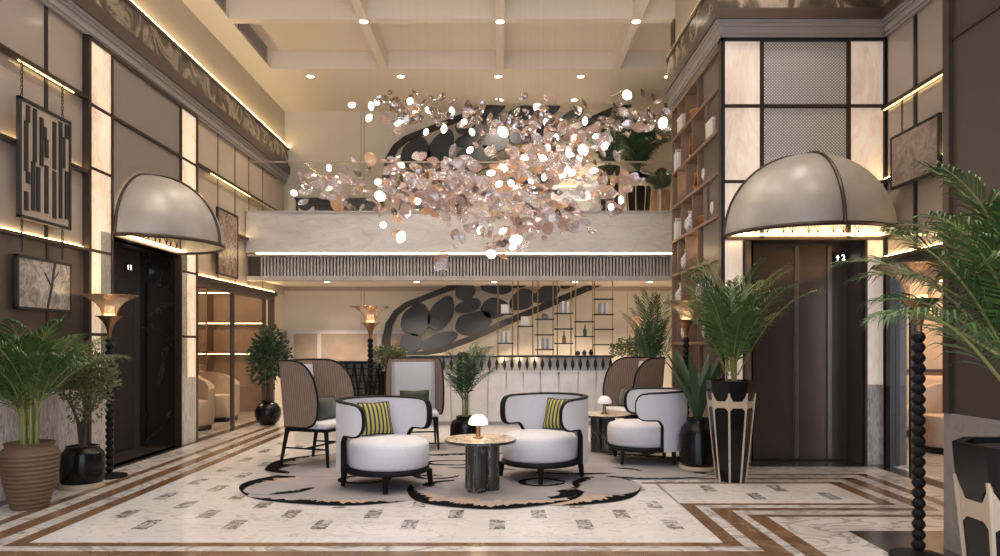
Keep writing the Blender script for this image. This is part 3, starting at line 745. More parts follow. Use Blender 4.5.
balustrade('black stair balustrade of slate pebbles behind the balcony glass', 3.05, 5.65, 12.85)

# bar with spindles
t = thing('bar_counter', 'long white panelled bar counter with black spindle gallery', 'bar', (0, 11.0, 0))
f = MB(); f.box(-1.9, 1.78, .08, .62, 0, .80); f.build('body', mt['whitegloss'], t, smooth=False)
for k in range(13):
    x0 = -1.9 + k * .2835; sk = .03 * math.sin(k * 1.3)
    f = MB(); f.prism([(x0 + .006, .06), (x0 + .2775, .06), (x0 + .2775 + (sk if k < 12 else 0), .84), (x0 + .006 + sk * .6, .84)], lambda u, v, d_: (u, d_, v), .04, .08); f.build('front_panel', mt['whitegloss'], t, smooth=False)
f = MB(); f.box(-1.9, 1.78, .05, .60, 0, .06); f.build('plinth', mt['grille'], t, smooth=False)
f = MB(); f.box(-1.92, 1.80, 0, .66, 1.07, 1.095); f.build('counter_top', mt['artdark'], t, smooth=False, bevel=.004)
f = MB(); f.box(-1.9, 1.78, .14, .60, .80, 1.07); f.build('gallery_back', mt['paper'], t, smooth=False)
f = MB(); f.box(-1.9, 1.78, .03, .14, .84, .86); f.build('gallery_rail', mt['whitegloss'], t, smooth=False)
for k in range(31):
    f = MB(); f.lathe([(.006, .86), (.01, .89), (.026, .935), (.03, .96), (.022, 1.0), (.008, 1.04), (.006, 1.07)], 10, (-1.85 + k * .12, .075, 0)); f.build('spindle', mt['artdark'], t)
for x0 in (.05, .3, .55):
    l = bpy.data.lights.new('gallery_lamp', 'POINT'); l.energy = .5; l.color = (1, .7, .4); l.shadow_soft_size = .02
    o = bpy.data.objects.new('gallery_lamp', l); C.objects.link(o); o.location = (x0, 11.09, 1.04)

# gold rod display on the bar
t = thing('bottle_rack', 'gold rod display rack with short black shelves standing on the bar', 'rack', (0, 11.36, 1.096))
xs = lambda p: (p - 500) / 61.6
zs = lambda p: 1.28 + (344 - p) / 61.6 - 1.096
for p in (512.6, 518, 532.8, 537.8, 553, 557.2, 571, 575.6, 592.7, 594.6, 612.5):
    f = MB(); f.tube([(xs(p), 0, 0), (xs(p), 0, 1.25)], .009, 8); f.build('rod', mt['gold'], t)
shelves = [(498, 512.6, 343), (498, 512.6, 314), (518, 532.8, 326), (536, 553, 319), (536, 553, 334.5), (536, 553, 349.3), (555, 572, 313.3), (555, 572, 328.6), (555, 572, 343.2), (575.6, 592.7, 321.5), (575.6, 592.7, 336.2), (594.6, 612.5, 299), (594.6, 612.5, 314.2), (594.6, 612.5, 329), (594.6, 612.5, 344.4)]
for a, b, zp in shelves:
    f = MB(); f.box(xs(a) - .01, xs(b) + .01, -.09, .09, zs(zp) - .016, zs(zp) + .004); f.build('shelf', mt['artdark'], t, smooth=False)
f = MB(); f.tube([(xs(498), 0, 0), (xs(498), 0, 1.25)], .009, 8); f.build('rod', mt['gold'], t)
def on_rack(name, label, cat, p, zp, kind):
    o = thing(name, label, cat, (xs(p), 11.36, 1.096 + zs(zp) + .0045))
    if kind == 'books':
        for k in range(4): f = MB(); hh = .17 + .02 * (k % 2); f.box(-.07 + k * .036, -.038 + k * .036, -.06, .06, 0, hh); f.build('volume', mt[('bluegrey', 'paper')[k % 2]], o, smooth=False)
    elif kind == 'box':
        f = MB(); f.box(-.065, .065, -.06, .06, 0, .13); f.build('body', mt['paper'], o, smooth=False, bevel=.004); f = MB(); f.box(-.068, .068, -.063, .063, .13, .15); f.build('lid', mt['ceramic'], o, smooth=False)
        f = MB(); f.tube([(-.03, 0, .15), (-.02, 0, .185), (.02, 0, .185), (.03, 0, .15)], .005, 6); f.build('handle', mt['artdark'], o)
    elif kind == 'bottle':
        f = MB(); f.lathe([(.028, 0), (.03, .02), (.03, .1), (.012, .13), (.011, .17)], 12); f.build('glass', mt['bottlegreen' if p < 590 and p > 574 else 'copper'], o); f = MB(); f.lathe([(.013, .165), (.013, .19)], 10); f.build('cap', mt['gold'], o)
    elif kind == 'dish':
        f = MB(); f.lathe([(.02, 0), (.05, .02), (.07, .05), (.066, .05), (.045, .024), (.0001, .01)], 16); f.build('bowl', mt['ceramic'], o); f = MB(); f.ell((-.02, 0, .06), .025, .025, .02); f.ell((.02, .01, .055), .022, .022, .02); f.build('contents', mt['artdark'], o)
for a in (('book_row', 'row of grey and white books on the lowest rack shelf nearest the palm', 'books', 505, 343, 'books'),
          ('storage_box', 'white lidded box on the high rack shelf in front of the pebbles', 'box', 505, 314, 'box'),
          ('storage_box', 'white lidded box on the rack shelf second column', 'box', 525, 326, 'box'),
          ('fruit_bowl', 'small bowl with dark fruit on the upper third column shelf', 'bowl', 545, 319, 'dish'),
          ('book_row', 'row of grey and white books on the lowest third column shelf', 'books', 546, 349.3, 'books'),
          ('book_row', 'row of grey and white books on the upper fourth column shelf', 'books', 564, 313.3, 'books'),
          ('amber_bottle', 'slim copper coloured bottle on the lowest fourth column shelf', 'bottle', 564, 343.2, 'bottle'),
          ('green_bottle', 'small green bottle on the fifth column shelf', 'bottle', 585, 336.2, 'bottle'),
          ('book_row', 'row of grey and white books on the top bay of the last rack column', 'books', 603, 314.2, 'books')): on_rack(*a)
for k, p in enumerate((577, 583.5, 590)):
    o = thing('bar_ornament', 'dark low ornament on the bar top, %s of the three below the fifth rack column' % ('first', 'middle', 'last')[k], 'ornament', (xs(p), 11.25, 1.096), 0, 'ornaments on the bar')
    f = MB(); f.lathe([(.03, 0), (.02, .015), (.045, .03 + .012 * k), (.03, .06), (.012, .075 + .01 * k), (.0001, .085 + .01 * k)], 12); f.build('body', mt['artdark'], o)
    f = MB(); f.lathe([(.034, 0), (.034, .008)], 12); f.build('foot', mt['gold'], o)

# black lattice screen behind the high-back chairs
t = thing('lattice_screen', 'low black lattice screen behind the woven wingback chairs', 'screen', (-2.45, 10.6, 0))
f = MB(); f.box(-.66, .66, -.03, .03, .98, 1.02); f.box(-.66, .66, -.03, .03, 0, .06); f.box(-.66, -.61, -.03, .03, 0, 1); f.box(.61, .66, -.03, .03, 0, 1); f.build('frame', mt['wood'], t, smooth=False)
f = MB()
for k in range(10): x0 = -.6 + k * .12; f.bar((x0, 0, .05), (x0 + .12, 0, .99), .02, .02); f.bar((x0 + .12, .012, .05), (x0, .012, .99), .02, .02)
for k in range(9): f.box(-.61, .61, -.006, .018, .1 + .1 * k, .115 + .1 * k)
f.build('lattice', mt['wood'], t, smooth=False)
f = MB(); f.box(-.6, .6, .03, .05, .05, .98); f.build('backing', mt['umber'], t, smooth=False)
# ------------------------------------------------------------------ seating
def make_armchair(white='white'):
    t = thing('tub_armchair', 'x', 'armchair')
    T = R(114); N1 = R(77); rO, rI = .425, .375
    top = lambda a: .765 - .02 * (abs(a) / T) ** 2
    zc, hh, d_ = .615, .135, R(15)
    def zr(a):
        a_ = abs(a)
        tp, bt = top(a), .15
        if a_ > N1: bt = zc - hh - .07 * max(0, 1 - (a_ - N1) / R(9)) ** 2
        elif a_ > N1 - R(7): bt = .15
        if a_ > T - d_:
            k = max(0, 1 - ((a_ - T + d_) / d_) ** 2.6) ** (1 / 2.6); c_ = (top(T) + zc - hh) / 2; h_ = (top(T) - zc + hh) / 2
            tp = min(tp, c_ + h_ * k); bt = max(bt, c_ - h_ * k)
        return bt, tp
    angs = [-T + 2 * T * i / 96 for i in range(97)]
    angs = sorted(angs + [N1 + .0005, N1 - .0005, -N1 - .0005, -N1 + .0005, T - .004, -T + .004, T - .015, -T + .015])
    f = MB(); nz = 7; vs = []
    for rr in (rO, rI):
        for a in angs:
            b, p = zr(a)
            flare = 1 + .09 * max(0, (abs(a) - N1) / (T - N1))
            for k in range(nz):
                z = b + (p - b) * k / (nz - 1); vs.append((rr * flare * sin(a), rr * flare * cos(a), z))
    n = len(angs); fs = []; B = n * nz
    for i in range(n - 1):
        for k in range(nz - 1):
            fs.append((i * nz + k, i * nz + k + 1, (i + 1) * nz + k + 1, (i + 1) * nz + k))
            fs.append((B + i * nz + k, B + (i + 1) * nz + k, B + (i + 1) * nz + k + 1, B + i * nz + k + 1))
        for k in (0, nz - 1): fs.append((i * nz + k, (i + 1) * nz + k, B + (i + 1) * nz + k, B + i * nz + k))
    f.add(vs, fs); f.build('back_shell', mt[white], t, angle=50)
    # black edge trim along the outline, as a flat band over the shell thickness
    rim = [(a, zr(a)[1]) for a in angs] + [(a, zr(a)[0]) for a in reversed(angs) if abs(a) > N1 - .001 and a > 0]
    rim = [(-N1, .15)] + [(a, zr(a)[0]) for a in reversed(angs) if a < -N1 + .001] + [(a, zr(a)[1]) for a in angs] + [(a, zr(a)[0]) for a in reversed(angs) if a > N1 - .001] + [(N1 - .0005, .15)]
    path = []
    for a, z in rim:
        fl_ = 1 + .09 * max(0, (abs(a) - N1) / (T - N1)); r_ = (rO + rI) / 2 * fl_
        p = Vector((r_ * sin(a), r_ * cos(a), z))
        if not path or (p - path[-1]).length > .006: path.append(p)
    f = MB(); f.tube(path, .029, 8)
    # flatten the band across the shell: keep the thickness, thin it along the outline normal
    k = 8; out = []
    for i, c in enumerate(path):
        for j in range(k):
            v = Vector(f.v[i * k + j]) - c; rad = Vector((c.x, c.y, 0)).normalized()
            vr = v.dot(rad); rest = v - rad * vr; out.append(tuple(c + rad * (vr * 1.02) + rest * .50))
    f.v = out
    f.build('edge_trim', mt['wood'], t, angle=60)
    f = MB(); prof = [(.0001, .175), (.30, .175), (.335, .185), (.348, .21), (.352, .30), (.348, .375), (.33, .405), (.29, .42), (.15, .428), (.0001, .43)]
    f.lathe(prof, 40, (0, -.055, 0), sy=1.06); f.build('seat', mt[white], t, angle=60)
    f = MB(); f.lathe([(.0001, .135), (.36, .135), (.37, .145), (.37, .165), (.36, .176), (.0001, .176)], 40, (0, -.035, 0), sy=1.05); f.build('base_ring', mt['wood'], t)
    for s in (-1, 1):
        for q in (-1, 1):
            f = MB(); f.bar((s * .265, q * .265 - .035, .14), (s * .275, q * .275 - .035, 0), .042, .042, w2=.032); f.build('leg', mt['wood'], t, smooth=False, bevel=.004)
    return t
arm = make_armchair()
CH = (('white tub armchair with striped cushion, nearest the tan clay pot', (-1.04, 6.30, .0145), 52),
      ('white tub armchair with striped cushion, directly behind the glowing lamp table', (.42, 6.72, .0145), -49),
      ('white tub armchair without a striped cushion, side-on beside the black vases', (1.60, 7.62, .0145), -92))
for k, (lb_, loc, a) in enumerate(CH): place(arm, k == 0, loc, R(a), lb_, 'tub armchairs around the rug')

def make_cushion(mat, w, h, d_, name, label):
    t = thing(name, label, 'cushion')
    f = MB(); n = 14; vs = []; uv = []; fs = []
    for s in (1, -1):
        for i in range(n + 1):
            for j in range(n + 1):
                u, v = 2 * i / n - 1, 2 * j / n - 1
                e = (1 - abs(u) ** 2.4) ** .6 * (1 - abs(v) ** 2.4) ** .6 if abs(u) < 1 and abs(v) < 1 else 0
                pu = u * (1 - .06 * (1 - abs(v)) * abs(u)); pv = v * (1 - .06 * (1 - abs(u)) * abs(v))
                vs.append((pu * w / 2, s * d_ / 2 * e, h / 2 + pv * h / 2)); uv.append((i / n, j / n))
    B = (n + 1) ** 2
    for s in (0, 1):
        for i in range(n):
            for j in range(n):
                a = s * B + i * (n + 1) + j; q = (a, a + 1, a + n + 2, a + n + 1); fs.append(q if s else q[::-1])
    f.add(vs, fs); f.uv = uv; f.build('cover', mt[mat], t, angle=80)
    f = MB(); f.tube([(-w / 2, 0, 0), (0, 0, .012 * h / .4), (w / 2, 0, 0), (w / 2 - .01, 0, h / 2), (w / 2, 0, h), (0, 0, h - .012), (-w / 2, 0, h), (-w / 2 + .01, 0, h / 2)], .006, 6, closed=True); f.build('piping', mt['wood'], t)
    return t
cu = make_cushion('pillow', .31, .31, .11, 'striped_cushion', 'black and yellow striped cushion')
def lean(o, loc, rz, tilt): o.location = loc; o.rotation_euler = (R(tilt), 0, R(rz))
c2 = copy_tree(cu)
for o, loc, rz, lb_ in ((cu, (-1.12, 6.42, .447), 34, 'black and yellow striped cushion on the armchair by the potted palms'), (c2, (.55, 6.84, .447), -34, 'black and yellow striped cushion on the armchair behind the lit table')):
    lean(o, loc, rz, -20); o['label'] = lb_; o['group'] = 'striped cushions on the armchairs'

def make_wing():
    """high wingback: woven outer hood, white lining, slim black frame"""
    t = thing('wingback_chair', 'x', 'chair')
    # plan path (local: front = -y)
    def plan(s, off):
        # s in -1..1 ; back arc then wings running forward with a slight splay
        hw, dp = .30, .50
        pts = []
        a_ = abs(s); sg = 1 if s >= 0 else -1
        if a_ < .34: x = sg * (a_ / .34) * (hw - .09); y = .26; nx, ny = 0, 1
        elif a_ < .5:
            q = (a_ - .34) / .16 * PI / 2; x = sg * (hw - .09 + .09 * sin(q)); y = .17 + .09 * cos(q); nx, ny = sg * sin(q), cos(q)
        else:
            q = (a_ - .5) / .5; x = sg * (hw + .06 * q); y = .17 - .43 * q; nx, ny = sg, .13
        return x - nx * off, y - ny * off
    zt = lambda a: 1.09
    def zr(s):
        a_ = abs(s); tp = 1.09; bt = .40
        if a_ > .62:
            q = (a_ - .62) / .38; tp = .74 + .35 * math.sqrt(max(0, 1 - q ** 2.3)); bt = .66 - .26 * math.sqrt(max(0, 1 - q ** 4))
        return bt, tp
    ss = [-1 + 2 * i / 80 for i in range(81)]; nz = 8
    def shell(name, off0, off1, mat, lim=1.0, z0=0.0, z1=0.0):
        f = MB(); vs = []; uv = []; fs = []; sl = [s for s in ss if abs(s) <= lim]; n = len(sl)
        for off in (off0, off1):
            L_ = 0; last = None
            for s in sl:
                b, p = zr(s); b += z0; p -= z1; x, y = plan(s, off)
                if last: L_ += math.hypot(x - last[0], y - last[1])
                last = (x, y)
                for k in range(nz):
                    z = b + (p - b) * k / (nz - 1)
                    lean_ = (z - .4) * .10
                    vs.append((x, y + lean_, z)); uv.append((L_ * 1.0, z * .4))
        B = n * nz
        for i in range(n - 1):
            for k in range(nz - 1):
                fs.append((i * nz + k, i * nz + k + 1, (i + 1) * nz + k + 1, (i + 1) * nz + k)); fs.append((B + i * nz + k, B + (i + 1) * nz + k, B + (i + 1) * nz + k + 1, B + i * nz + k + 1))
            for k in (0, nz - 1): fs.append((i * nz + k, (i + 1) * nz + k, B + (i + 1) * nz + k, B + i * nz + k))
        for i in (0, n - 1):
            for k in range(nz - 1): fs.append((i * nz + k, B + i * nz + k, B + i * nz + k + 1, i * nz + k + 1))
        f.add(vs, fs); f.uv = uv; f.build(name, mt[mat], t, angle=50)
    shell('woven_hood', 0, .016, 'weave'); shell('back_lining', .017, .06, 'white', .46, .03, .05)
    path = []
    for s in ss: path.append((*plan(s, .008), zr(s)[1]))
    path += [(*plan(s, .008), zr(s)[0]) for s in reversed(ss)]
    P2 = []
    for x, y, z in path:
        p = Vector((x, y + (z - .4) * .10, z))
        if not P2 or (p - P2[-1]).length > .004: P2.append(p)
    f = MB(); f.tube(P2, .012, 6, closed=True); f.build('edge_trim', mt['wood'], t, angle=70)
    f = MB(); f.box(-.29, .29, -.30, .22, .385, .45); f.build('seat', mt['white'], t, bevel=.022)
    f = MB(); f.box(-.285, .285, -.295, .22, .355, .384); f.build('seat_frame', mt['wood'], t, smooth=False)
    for s in (-1, 1):
        f = MB(); f.bar((s * .265, -.275, .37), (s * .285, -.31, 0), .034, w2=.022); f.build('leg', mt['wood'], t, smooth=False)
        f = MB(); f.bar((s * .265, .20, .37), (s * .285, .27, 0), .034, w2=.022); f.build('leg', mt['wood'], t, smooth=False)
        f = MB(); f.bar((s * .275, -.29, .18), (s * .275, .235, .18), .016); f.build('stretcher', mt['wood'], t, smooth=False)
    f = MB(); f.bar((-.275, -.03, .18), (.275, -.03, .18), .016); f.build('stretcher', mt['wood'], t, smooth=False)
    return t
wing = make_wing()
for k, (loc, a, lb_) in enumerate((((-1.95, 7.52, .0155), 70, 'woven rattan wingback chair seen from its outer side, nearest the potted palms'),
                                   ((-1.07, 8.70, .0095), 9, 'woven wingback chair facing the camera with white back lining and green cushion'),
                                   ((1.72, 9.05, .0095), -68, 'woven rattan wingback chair behind the small unlit table, near the bookcase'))):
    place(wing, k == 0, loc, R(a), lb_, 'woven wingback chairs')
gc = make_cushion('green', .36, .24, .10, 'lumbar_cushion', 'dark green lumbar cushion')
g2 = copy_tree(gc); g3 = copy_tree(gc)
for o, loc, rz, lb_ in ((gc, (-1.86, 7.56, .4715), 70, 'dark green cushion inside the woven chair nearest the potted palms'), (g2, (-1.06, 8.69, .4655), 9, 'dark green cushion on the woven chair facing the camera'), (g3, (1.63, 9.08, .4655), -68, 'dark green cushion inside the woven chair near the bookcase')):
    lean(o, loc, rz, -12); o['label'] = lb_; o['group'] = 'green lumbar cushions'

# ------------------------------------------------------------------ tables and lamps
def make_table(r):
    t = thing('side_table', 'x', 'table')
    f = MB(); f.lathe([(.0001, .428), (r * .985, .428), (r, .434), (r, .442), (r * .99, .447), (.0001, .447)], 48, m=0); f.build('table_top', mt['topstone'], t)
    f = MB(); f.lathe([(r * .9, .418), (r * 1.006, .420), (r * 1.006, .442), (r, .4425)], 48, caps=False); f.build('edge_band', mt['fluted'], t)
    for k in range(3):
        a = R(-110 + 120 * k); n = 36; prof = []
        c = (.086 * cos(a), .086 * sin(a), 0); vs = []; fs = []
        for z in (0, .418):
            for i in range(n): q = 2 * PI * i / n; rr = .082 * (1 - .05 * abs(sin(6 * q))); vs.append((c[0] + rr * cos(q), c[1] + rr * sin(q), z))
        fs = [(i, (i + 1) % n, n + (i + 1) % n, n + i) for i in range(n)] + [tuple(range(n - 1, -1, -1)), tuple(range(n, 2 * n))]
        f = MB(); f.add(vs, fs); f.build('column', mt['fluted'], t, angle=40)
    return t
tb = make_table(.31)
place(tb, True, (-.17, 6.10, .012), 0, 'round cream marble side table on black columns carrying the glowing lamp', 'marble side tables')
place(tb, False, (1.24, 8.30, .0095), R(40), 'round cream marble side table carrying the unlit mushroom lamp', 'marble side tables')
def mushroom(label, loc, lit):
    t = thing('table_lamp', label, 'lamp', loc, 0, 'mushroom lamps on the side tables')
    f = MB(); f.lathe([(.0001, 0), (.045, 0), (.045, .01), (.022, .016), (.02, .03), (.02, .125), (.028, .13), (.0001, .132)], 24); f.build('stem', mt['brass'], t)
    f = MB(); f.lathe([(.078, .118), (.085, .122), (.084, .14), (.072, .172), (.05, .195), (.02, .207), (.0001, .209)], 28); f.build('shade', mt['opal' if lit else 'opalunlit'], t)
    if lit:
        l = bpy.data.lights.new('lamp_bulb', 'POINT'); l.energy = 2.2; l.color = (1, .78, .5); l.shadow_soft_size = .05
        o = bpy.data.objects.new('lamp_bulb', l); C.objects.link(o); o.parent = t; o.location = (0, 0, .09)
mushroom('lit opal mushroom lamp with brass stem on the front table', (-.19, 6.10, .4605), True)
mushroom('unlit opal mushroom lamp on the rear table beside the armchairs', (1.24, 8.30, .4575), False)

def make_floor_lamp():
    t = thing('floor_lamp', 'x', 'floor lamp')
    f = MB(); f.lathe([(.0001, 0), (.155, 0), (.16, .008), (.155, .02), (.05, .032), (.03, .045), (.0001, .045)], 32); f.build('base', mt['wood'], t)
    f = MB(); prof = [(.024, .04)]
    z = .05
    while z < 1.33:
        for q in range(6): p = PI * q / 6; prof.append((.021 + .017 * sin(p), z + .062 * q / 6))
        z += .062
    prof += [(.02, z), (.0001, z + .01)]
    f.lathe(prof, 16); f.build('beaded_pole', mt['wood'], t, angle=50)
    f = MB(); lower = [(.016, 1.34), (.02, 1.385), (.032, 1.44), (.055, 1.49), (.092, 1.53), (.122, 1.547), (.118, 1.549), (.088, 1.533), (.05, 1.494), (.027, 1.442), (.012, 1.385)]
    f.lathe(lower, 32, caps=False); f.build('lower_cone', mt['brass'], t)
    f = MB(); upper = [(.058, 1.53), (.064, 1.57), (.088, 1.63), (.13, 1.68), (.195, 1.722), (.257, 1.745), (.254, 1.748), (.192, 1.727), (.126, 1.685), (.083, 1.633), (.058, 1.57)]
    f.lathe(upper, 40, caps=False); f.build('upper_cone', mt['conelit'], t)
    f = MB(); f.lathe([(.0001, 1.50), (.042, 1.51), (.046, 1.56), (.044, 1.64), (.0001, 1.65)], 20); f.build('glow_tube', mt['flame'], t)
    f = MB(); f.lathe([(.0001, 1.325), (.028, 1.325), (.028, 1.345), (.0001, 1.345)], 20); f.build('collar', mt['brass'], t)
    l = bpy.data.lights.new('lamp_bulb', 'POINT'); l.energy = 3.5; l.color = (1, .74, .42); l.shadow_soft_size = .06
    o = bpy.data.objects.new('lamp_bulb', l); C.objects.link(o); o.parent = t; o.location = (0, 0, 1.74)
    return t
fl_ = make_floor_lamp()
for k, (loc, lb_) in enumerate((((-3.76, 6.74, 0), 'black beaded floor lamp with double brass trumpet by the lift recess'),
                                ((2.50, 4.18, 0), 'black beaded floor lamp with double brass trumpet beside the dark pier'),
                                ((-1.62, 8.75, 0), 'black beaded floor lamp between the woven wingback chairs'),
                                ((2.36, 12.1, 0), 'beaded floor lamp at the cream back wall beyond the bar'),
                                ((2.06, 7.75, 0), 'beaded floor lamp in front of the bookcase, half behind palm leaves'))):
    place(fl_, k == 0, loc, R(20 * k), lb_, 'beaded floor lamps')

# ------------------------------------------------------------------ rug
rg = MB(); rr_ = random.Random(11)
def lobe(cx, cy, rx, ry, z, gates, seed, peach=()):
    r2 = random.Random(seed); n = 260; O, I, Q, Bs = [], [], [], []
    ph = [r2.random() * 6.28 for _ in range(4)]
    jw = 0
    for i in range(n):
        a = 2 * PI * i / n
        k = 1 + .02 * sin(3 * a + ph[0]) + .012 * sin(7 * a + ph[1])
        g = 0
        for (a0, a1, w) in gates:
            m_ = ((a - R(a0)) % (2 * PI)) / ((R(a1) - R(a0)) % (2 * PI) or 2 * PI)
            if m_ <= 1: g = max(g, w * (sin(PI * m_) ** .5))
        jw = .4 * jw + .6 * r2.random()
        w = g * (.5 + 1.7 * jw) if g else 0.0
        w = min(w, .16 * (rx + ry))
        pw = 0
        for (a0, a1, w_) in peach:
            m_ = ((a - R(a0)) % (2 * PI)) / ((R(a1) - R(a0)) % (2 * PI))
            if m_ <= 1: pw = max(pw, w_ * sin(PI * m_) * (.6 + .8 * r2.random()))
        O.append((cx + rx * k * cos(a), cy + ry * k * sin(a), z)); k2 = k - w / ((rx + ry) / 2); I.append((cx + rx * k2 * cos(a), cy + ry * k2 * sin(a), z))
        k3 = k2 - pw / ((rx + ry) / 2); Q.append((cx + rx * k3 * cos(a), cy + ry * k3 * sin(a), z)); Bs.append((O[-1][0], O[-1][1], .0021))
    for i in range(n):
        j = (i + 1) % n
        if (Vector(O[i]) - Vector(I[i])).length > .002 or (Vector(O[j]) - Vector(I[j])).length > .002: rg.quad(O[i], O[j], I[j], I[i], 1)
        if (Vector(Q[i]) - Vector(I[i])).length > .002 or (Vector(Q[j]) - Vector(I[j])).length > .002: rg.quad(I[i], I[j], Q[j], Q[i], 2)
        rg.quad(Bs[i], Bs[j], O[j], O[i], 0)
    rg.poly(Q, 0)
lobe(.95, 8.5, .95, .75, .0034, [(150, 400, .10)], 1)
lobe(-.5, 8.35, 1.25, .75, .0040, [(20, 200, .10)], 2)
lobe(1.45, 7.35, .72, .78, .0046, [(200, 400, .11), (20, 110, .09)], 3, [(190, 330, .12)])
lobe(-1.75, 7.45, .72, .68, .0052, [(110, 280, .15)], 4, [(200, 300, .12)])
lobe(-.15, 7.35, 1.30, .85, .0058, [(60, 160, .10), (200, 330, .10)], 5, [(200, 340, .22)])
lobe(-1.34, 6.36, .98, .83, .0066, [(95, 215, .13), (222, 305, .10), (320, 350, .09)], 6, [(140, 210, .16), (255, 300, .10)])
lobe(.58, 6.32, .66, .80, .0072, [(262, 395, .11)], 7, [(240, 330, .16)])
lobe(-.05, 6.14, .78, .74, .0080, [(165, 325, .095), (325, 372, .13)], 8, [(180, 350, .2)])
zq = [.0084]
def zk():
    zq[0] += .00016; return zq[0]
for cx, cy, rx, ry, w in ((-1.28, 6.58, .25, .22, .07), (.38, 6.45, .22, .20, .06), (1.17, 7.0, .26, .2, .05), (-.5, 7.5, .36, .16, .05), (-.62, 6.75, .22, .17, .06)): lobe(cx, cy, rx, ry, zk(), [(0, 359, w * 1.5)], int(cx * 100) + 500)
for cx, cy, rx, ry, g0, g1, w in ((-1.75, 6.95, .55, .22, 20, 130, .10), (-.75, 6.98, .40, .25, 200, 300, .10), (.2, 5.95, .45, .25, 300, 400, .12), (1.5, 6.78, .5, .2, 190, 330, .09), (-1.9, 7.15, .5, .3, 120, 250, .14), (-.3, 7.0, .5, .22, 20, 120, .12), (-1.15, 7.0, .45, .2, 40, 150, .12), (.75, 7.05, .5, .25, 200, 320, .12), (-.35, 6.35, .35, .2, 100, 220, .1), (.95, 6.3, .3, .4, 100, 200, .09), (-1.95, 6.2, .3, .3, 270, 360, .09)): lobe(cx, cy, rx, ry, zk(), [(g0, g1, w)], int(cx * 77) + 900)
tag(rg.build('rug', [mt['rug'], mt['rugblack'], mt['rugpeach']], smooth=False, recalc=False), 'cloud shaped greige rug with ragged black and peach outlines', 'rug')
# ------------------------------------------------------------------ plants
def frond(rnd, az, elev, L_, nl=24, lw=.028, ll=.30, droop=1.0, stem0=.32):
    """one arching palm frond: rachis and two rows of leaflets"""
    f = MB(); h = Vector((cos(az), sin(az), 0)); side = Vector((-sin(az), cos(az), 0)); path = []; p = Vector((0, 0, 0)); e = elev; n = 18
    for i in range(n + 1):
        path.append(p.copy()); d_ = h * cos(e) + Vector((0, 0, 1)) * sin(e); p = p + d_ * (L_ / n); e -= droop * 1.5 * (i / n) ** 1.3 / n * 1.9
    f.tube(path, [.007 * (1 - .75 * i / n) for i in range(n + 1)], 5, m=1)
    for k in range(nl):
        u = stem0 + (1 - stem0) * k / (nl - 1); x = u * n; i = min(int(x), n - 1); c = path[i].lerp(path[i + 1], x - i); tg = (path[i + 1] - path[i]).normalized()
        v = (u - stem0) / (1 - stem0); le = ll * (.45 + .75 * sin(PI * (.12 + .80 * v)))* (1 - .35 * v)
        for s in (-1, 1):
            d1 = (tg * (.42 + .75 * v + .25 * rnd.random()) + side * s * (1.0 - .45 * v) + Vector((0, 0, .30 - .35 * rnd.random()))).normalized()
            up = tg.cross(d1 * s).normalized()
            w = tg.cross(up); wv = (tg - d1 * tg.dot(d1)).normalized() * lw * (.7 + .5 * rnd.random()) * .5
            q0 = c; q1 = c + d1 * le * .4; q2 = c + d1 * le * .75 + Vector((0, 0, -.10 * le)); q3 = c + d1 * le * (.98 + .05 * rnd.random()) + Vector((0, 0, -.30 * le * (1 + .5 * rnd.random())))
            f.add([q0, q1 + wv, q1 - wv, q2 + wv * .8, q2 - wv * .8, q3], [(0, 2, 1), (1, 2, 4, 3), (3, 4, 5)], 0)
    return f
def palm(t, base_z, seed, n, Lr, elevs, leaf='leaf', az=None, nl=24, ll=.30, spread=.05, stems=True, stem0=.32, lw=.028, droop=1.0, rise=0.0, avoid=None, xmin=None, soft=1.0):
    rnd = random.Random(seed)
    for k in range(n):
        a = (2 * PI * k * .382 + rnd.random() * .5) if az is None else R(az[0] + (az[1] - az[0]) * rnd.random())
        e = R(elevs[0] + (elevs[1] - elevs[0]) * ((k + .5) / n)); L_ = Lr[0] + (Lr[1] - Lr[0]) * rnd.random()
        f = frond(rnd, a, e, L_, nl=nl, ll=ll, stem0=stem0, lw=lw, droop=droop * (.8 + .4 * rnd.random()))
        if avoid is not None:
            q = max(0, cos(a - avoid) * 1.3 + .2)
            e = e + (R(89) - e) * min(1, q * 1.2) * soft; L_ *= 1 - .25 * min(1, q)
        ox, oy = spread * cos(a) * rnd.random(), spread * sin(a) * rnd.random()
        if xmin is not None: f.v = [(max(v[0], xmin - ox), v[1], v[2]) for v in f.v]
        f.build('frond', [mt[leaf], mt['stem'] if leaf == 'leaf' else mt[leaf]], t, loc=(ox, oy, base_z + rise * rnd.random()), recalc=False)
def canes(t, n, z0, h, sp):
    for k in range(n):
        a = k * 2.4; f = MB(); f.tube([(.7 * sp * cos(a), .7 * sp * sin(a), z0), (.8 * sp * cos(a), .8 * sp * sin(a), z0 + h * .5), (sp * cos(a), sp * sin(a), z0 + h)], [.012, .01, .006], 7); f.build('cane', mt['stem'], t)
def soil(t, r, z):
    f = MB(); f.lathe([(.0001, z + .012), (r * .6, z + .01), (r, z), (r, z - .02), (.0001, z - .02)], 24); f.build('soil', mt['soil'], t)

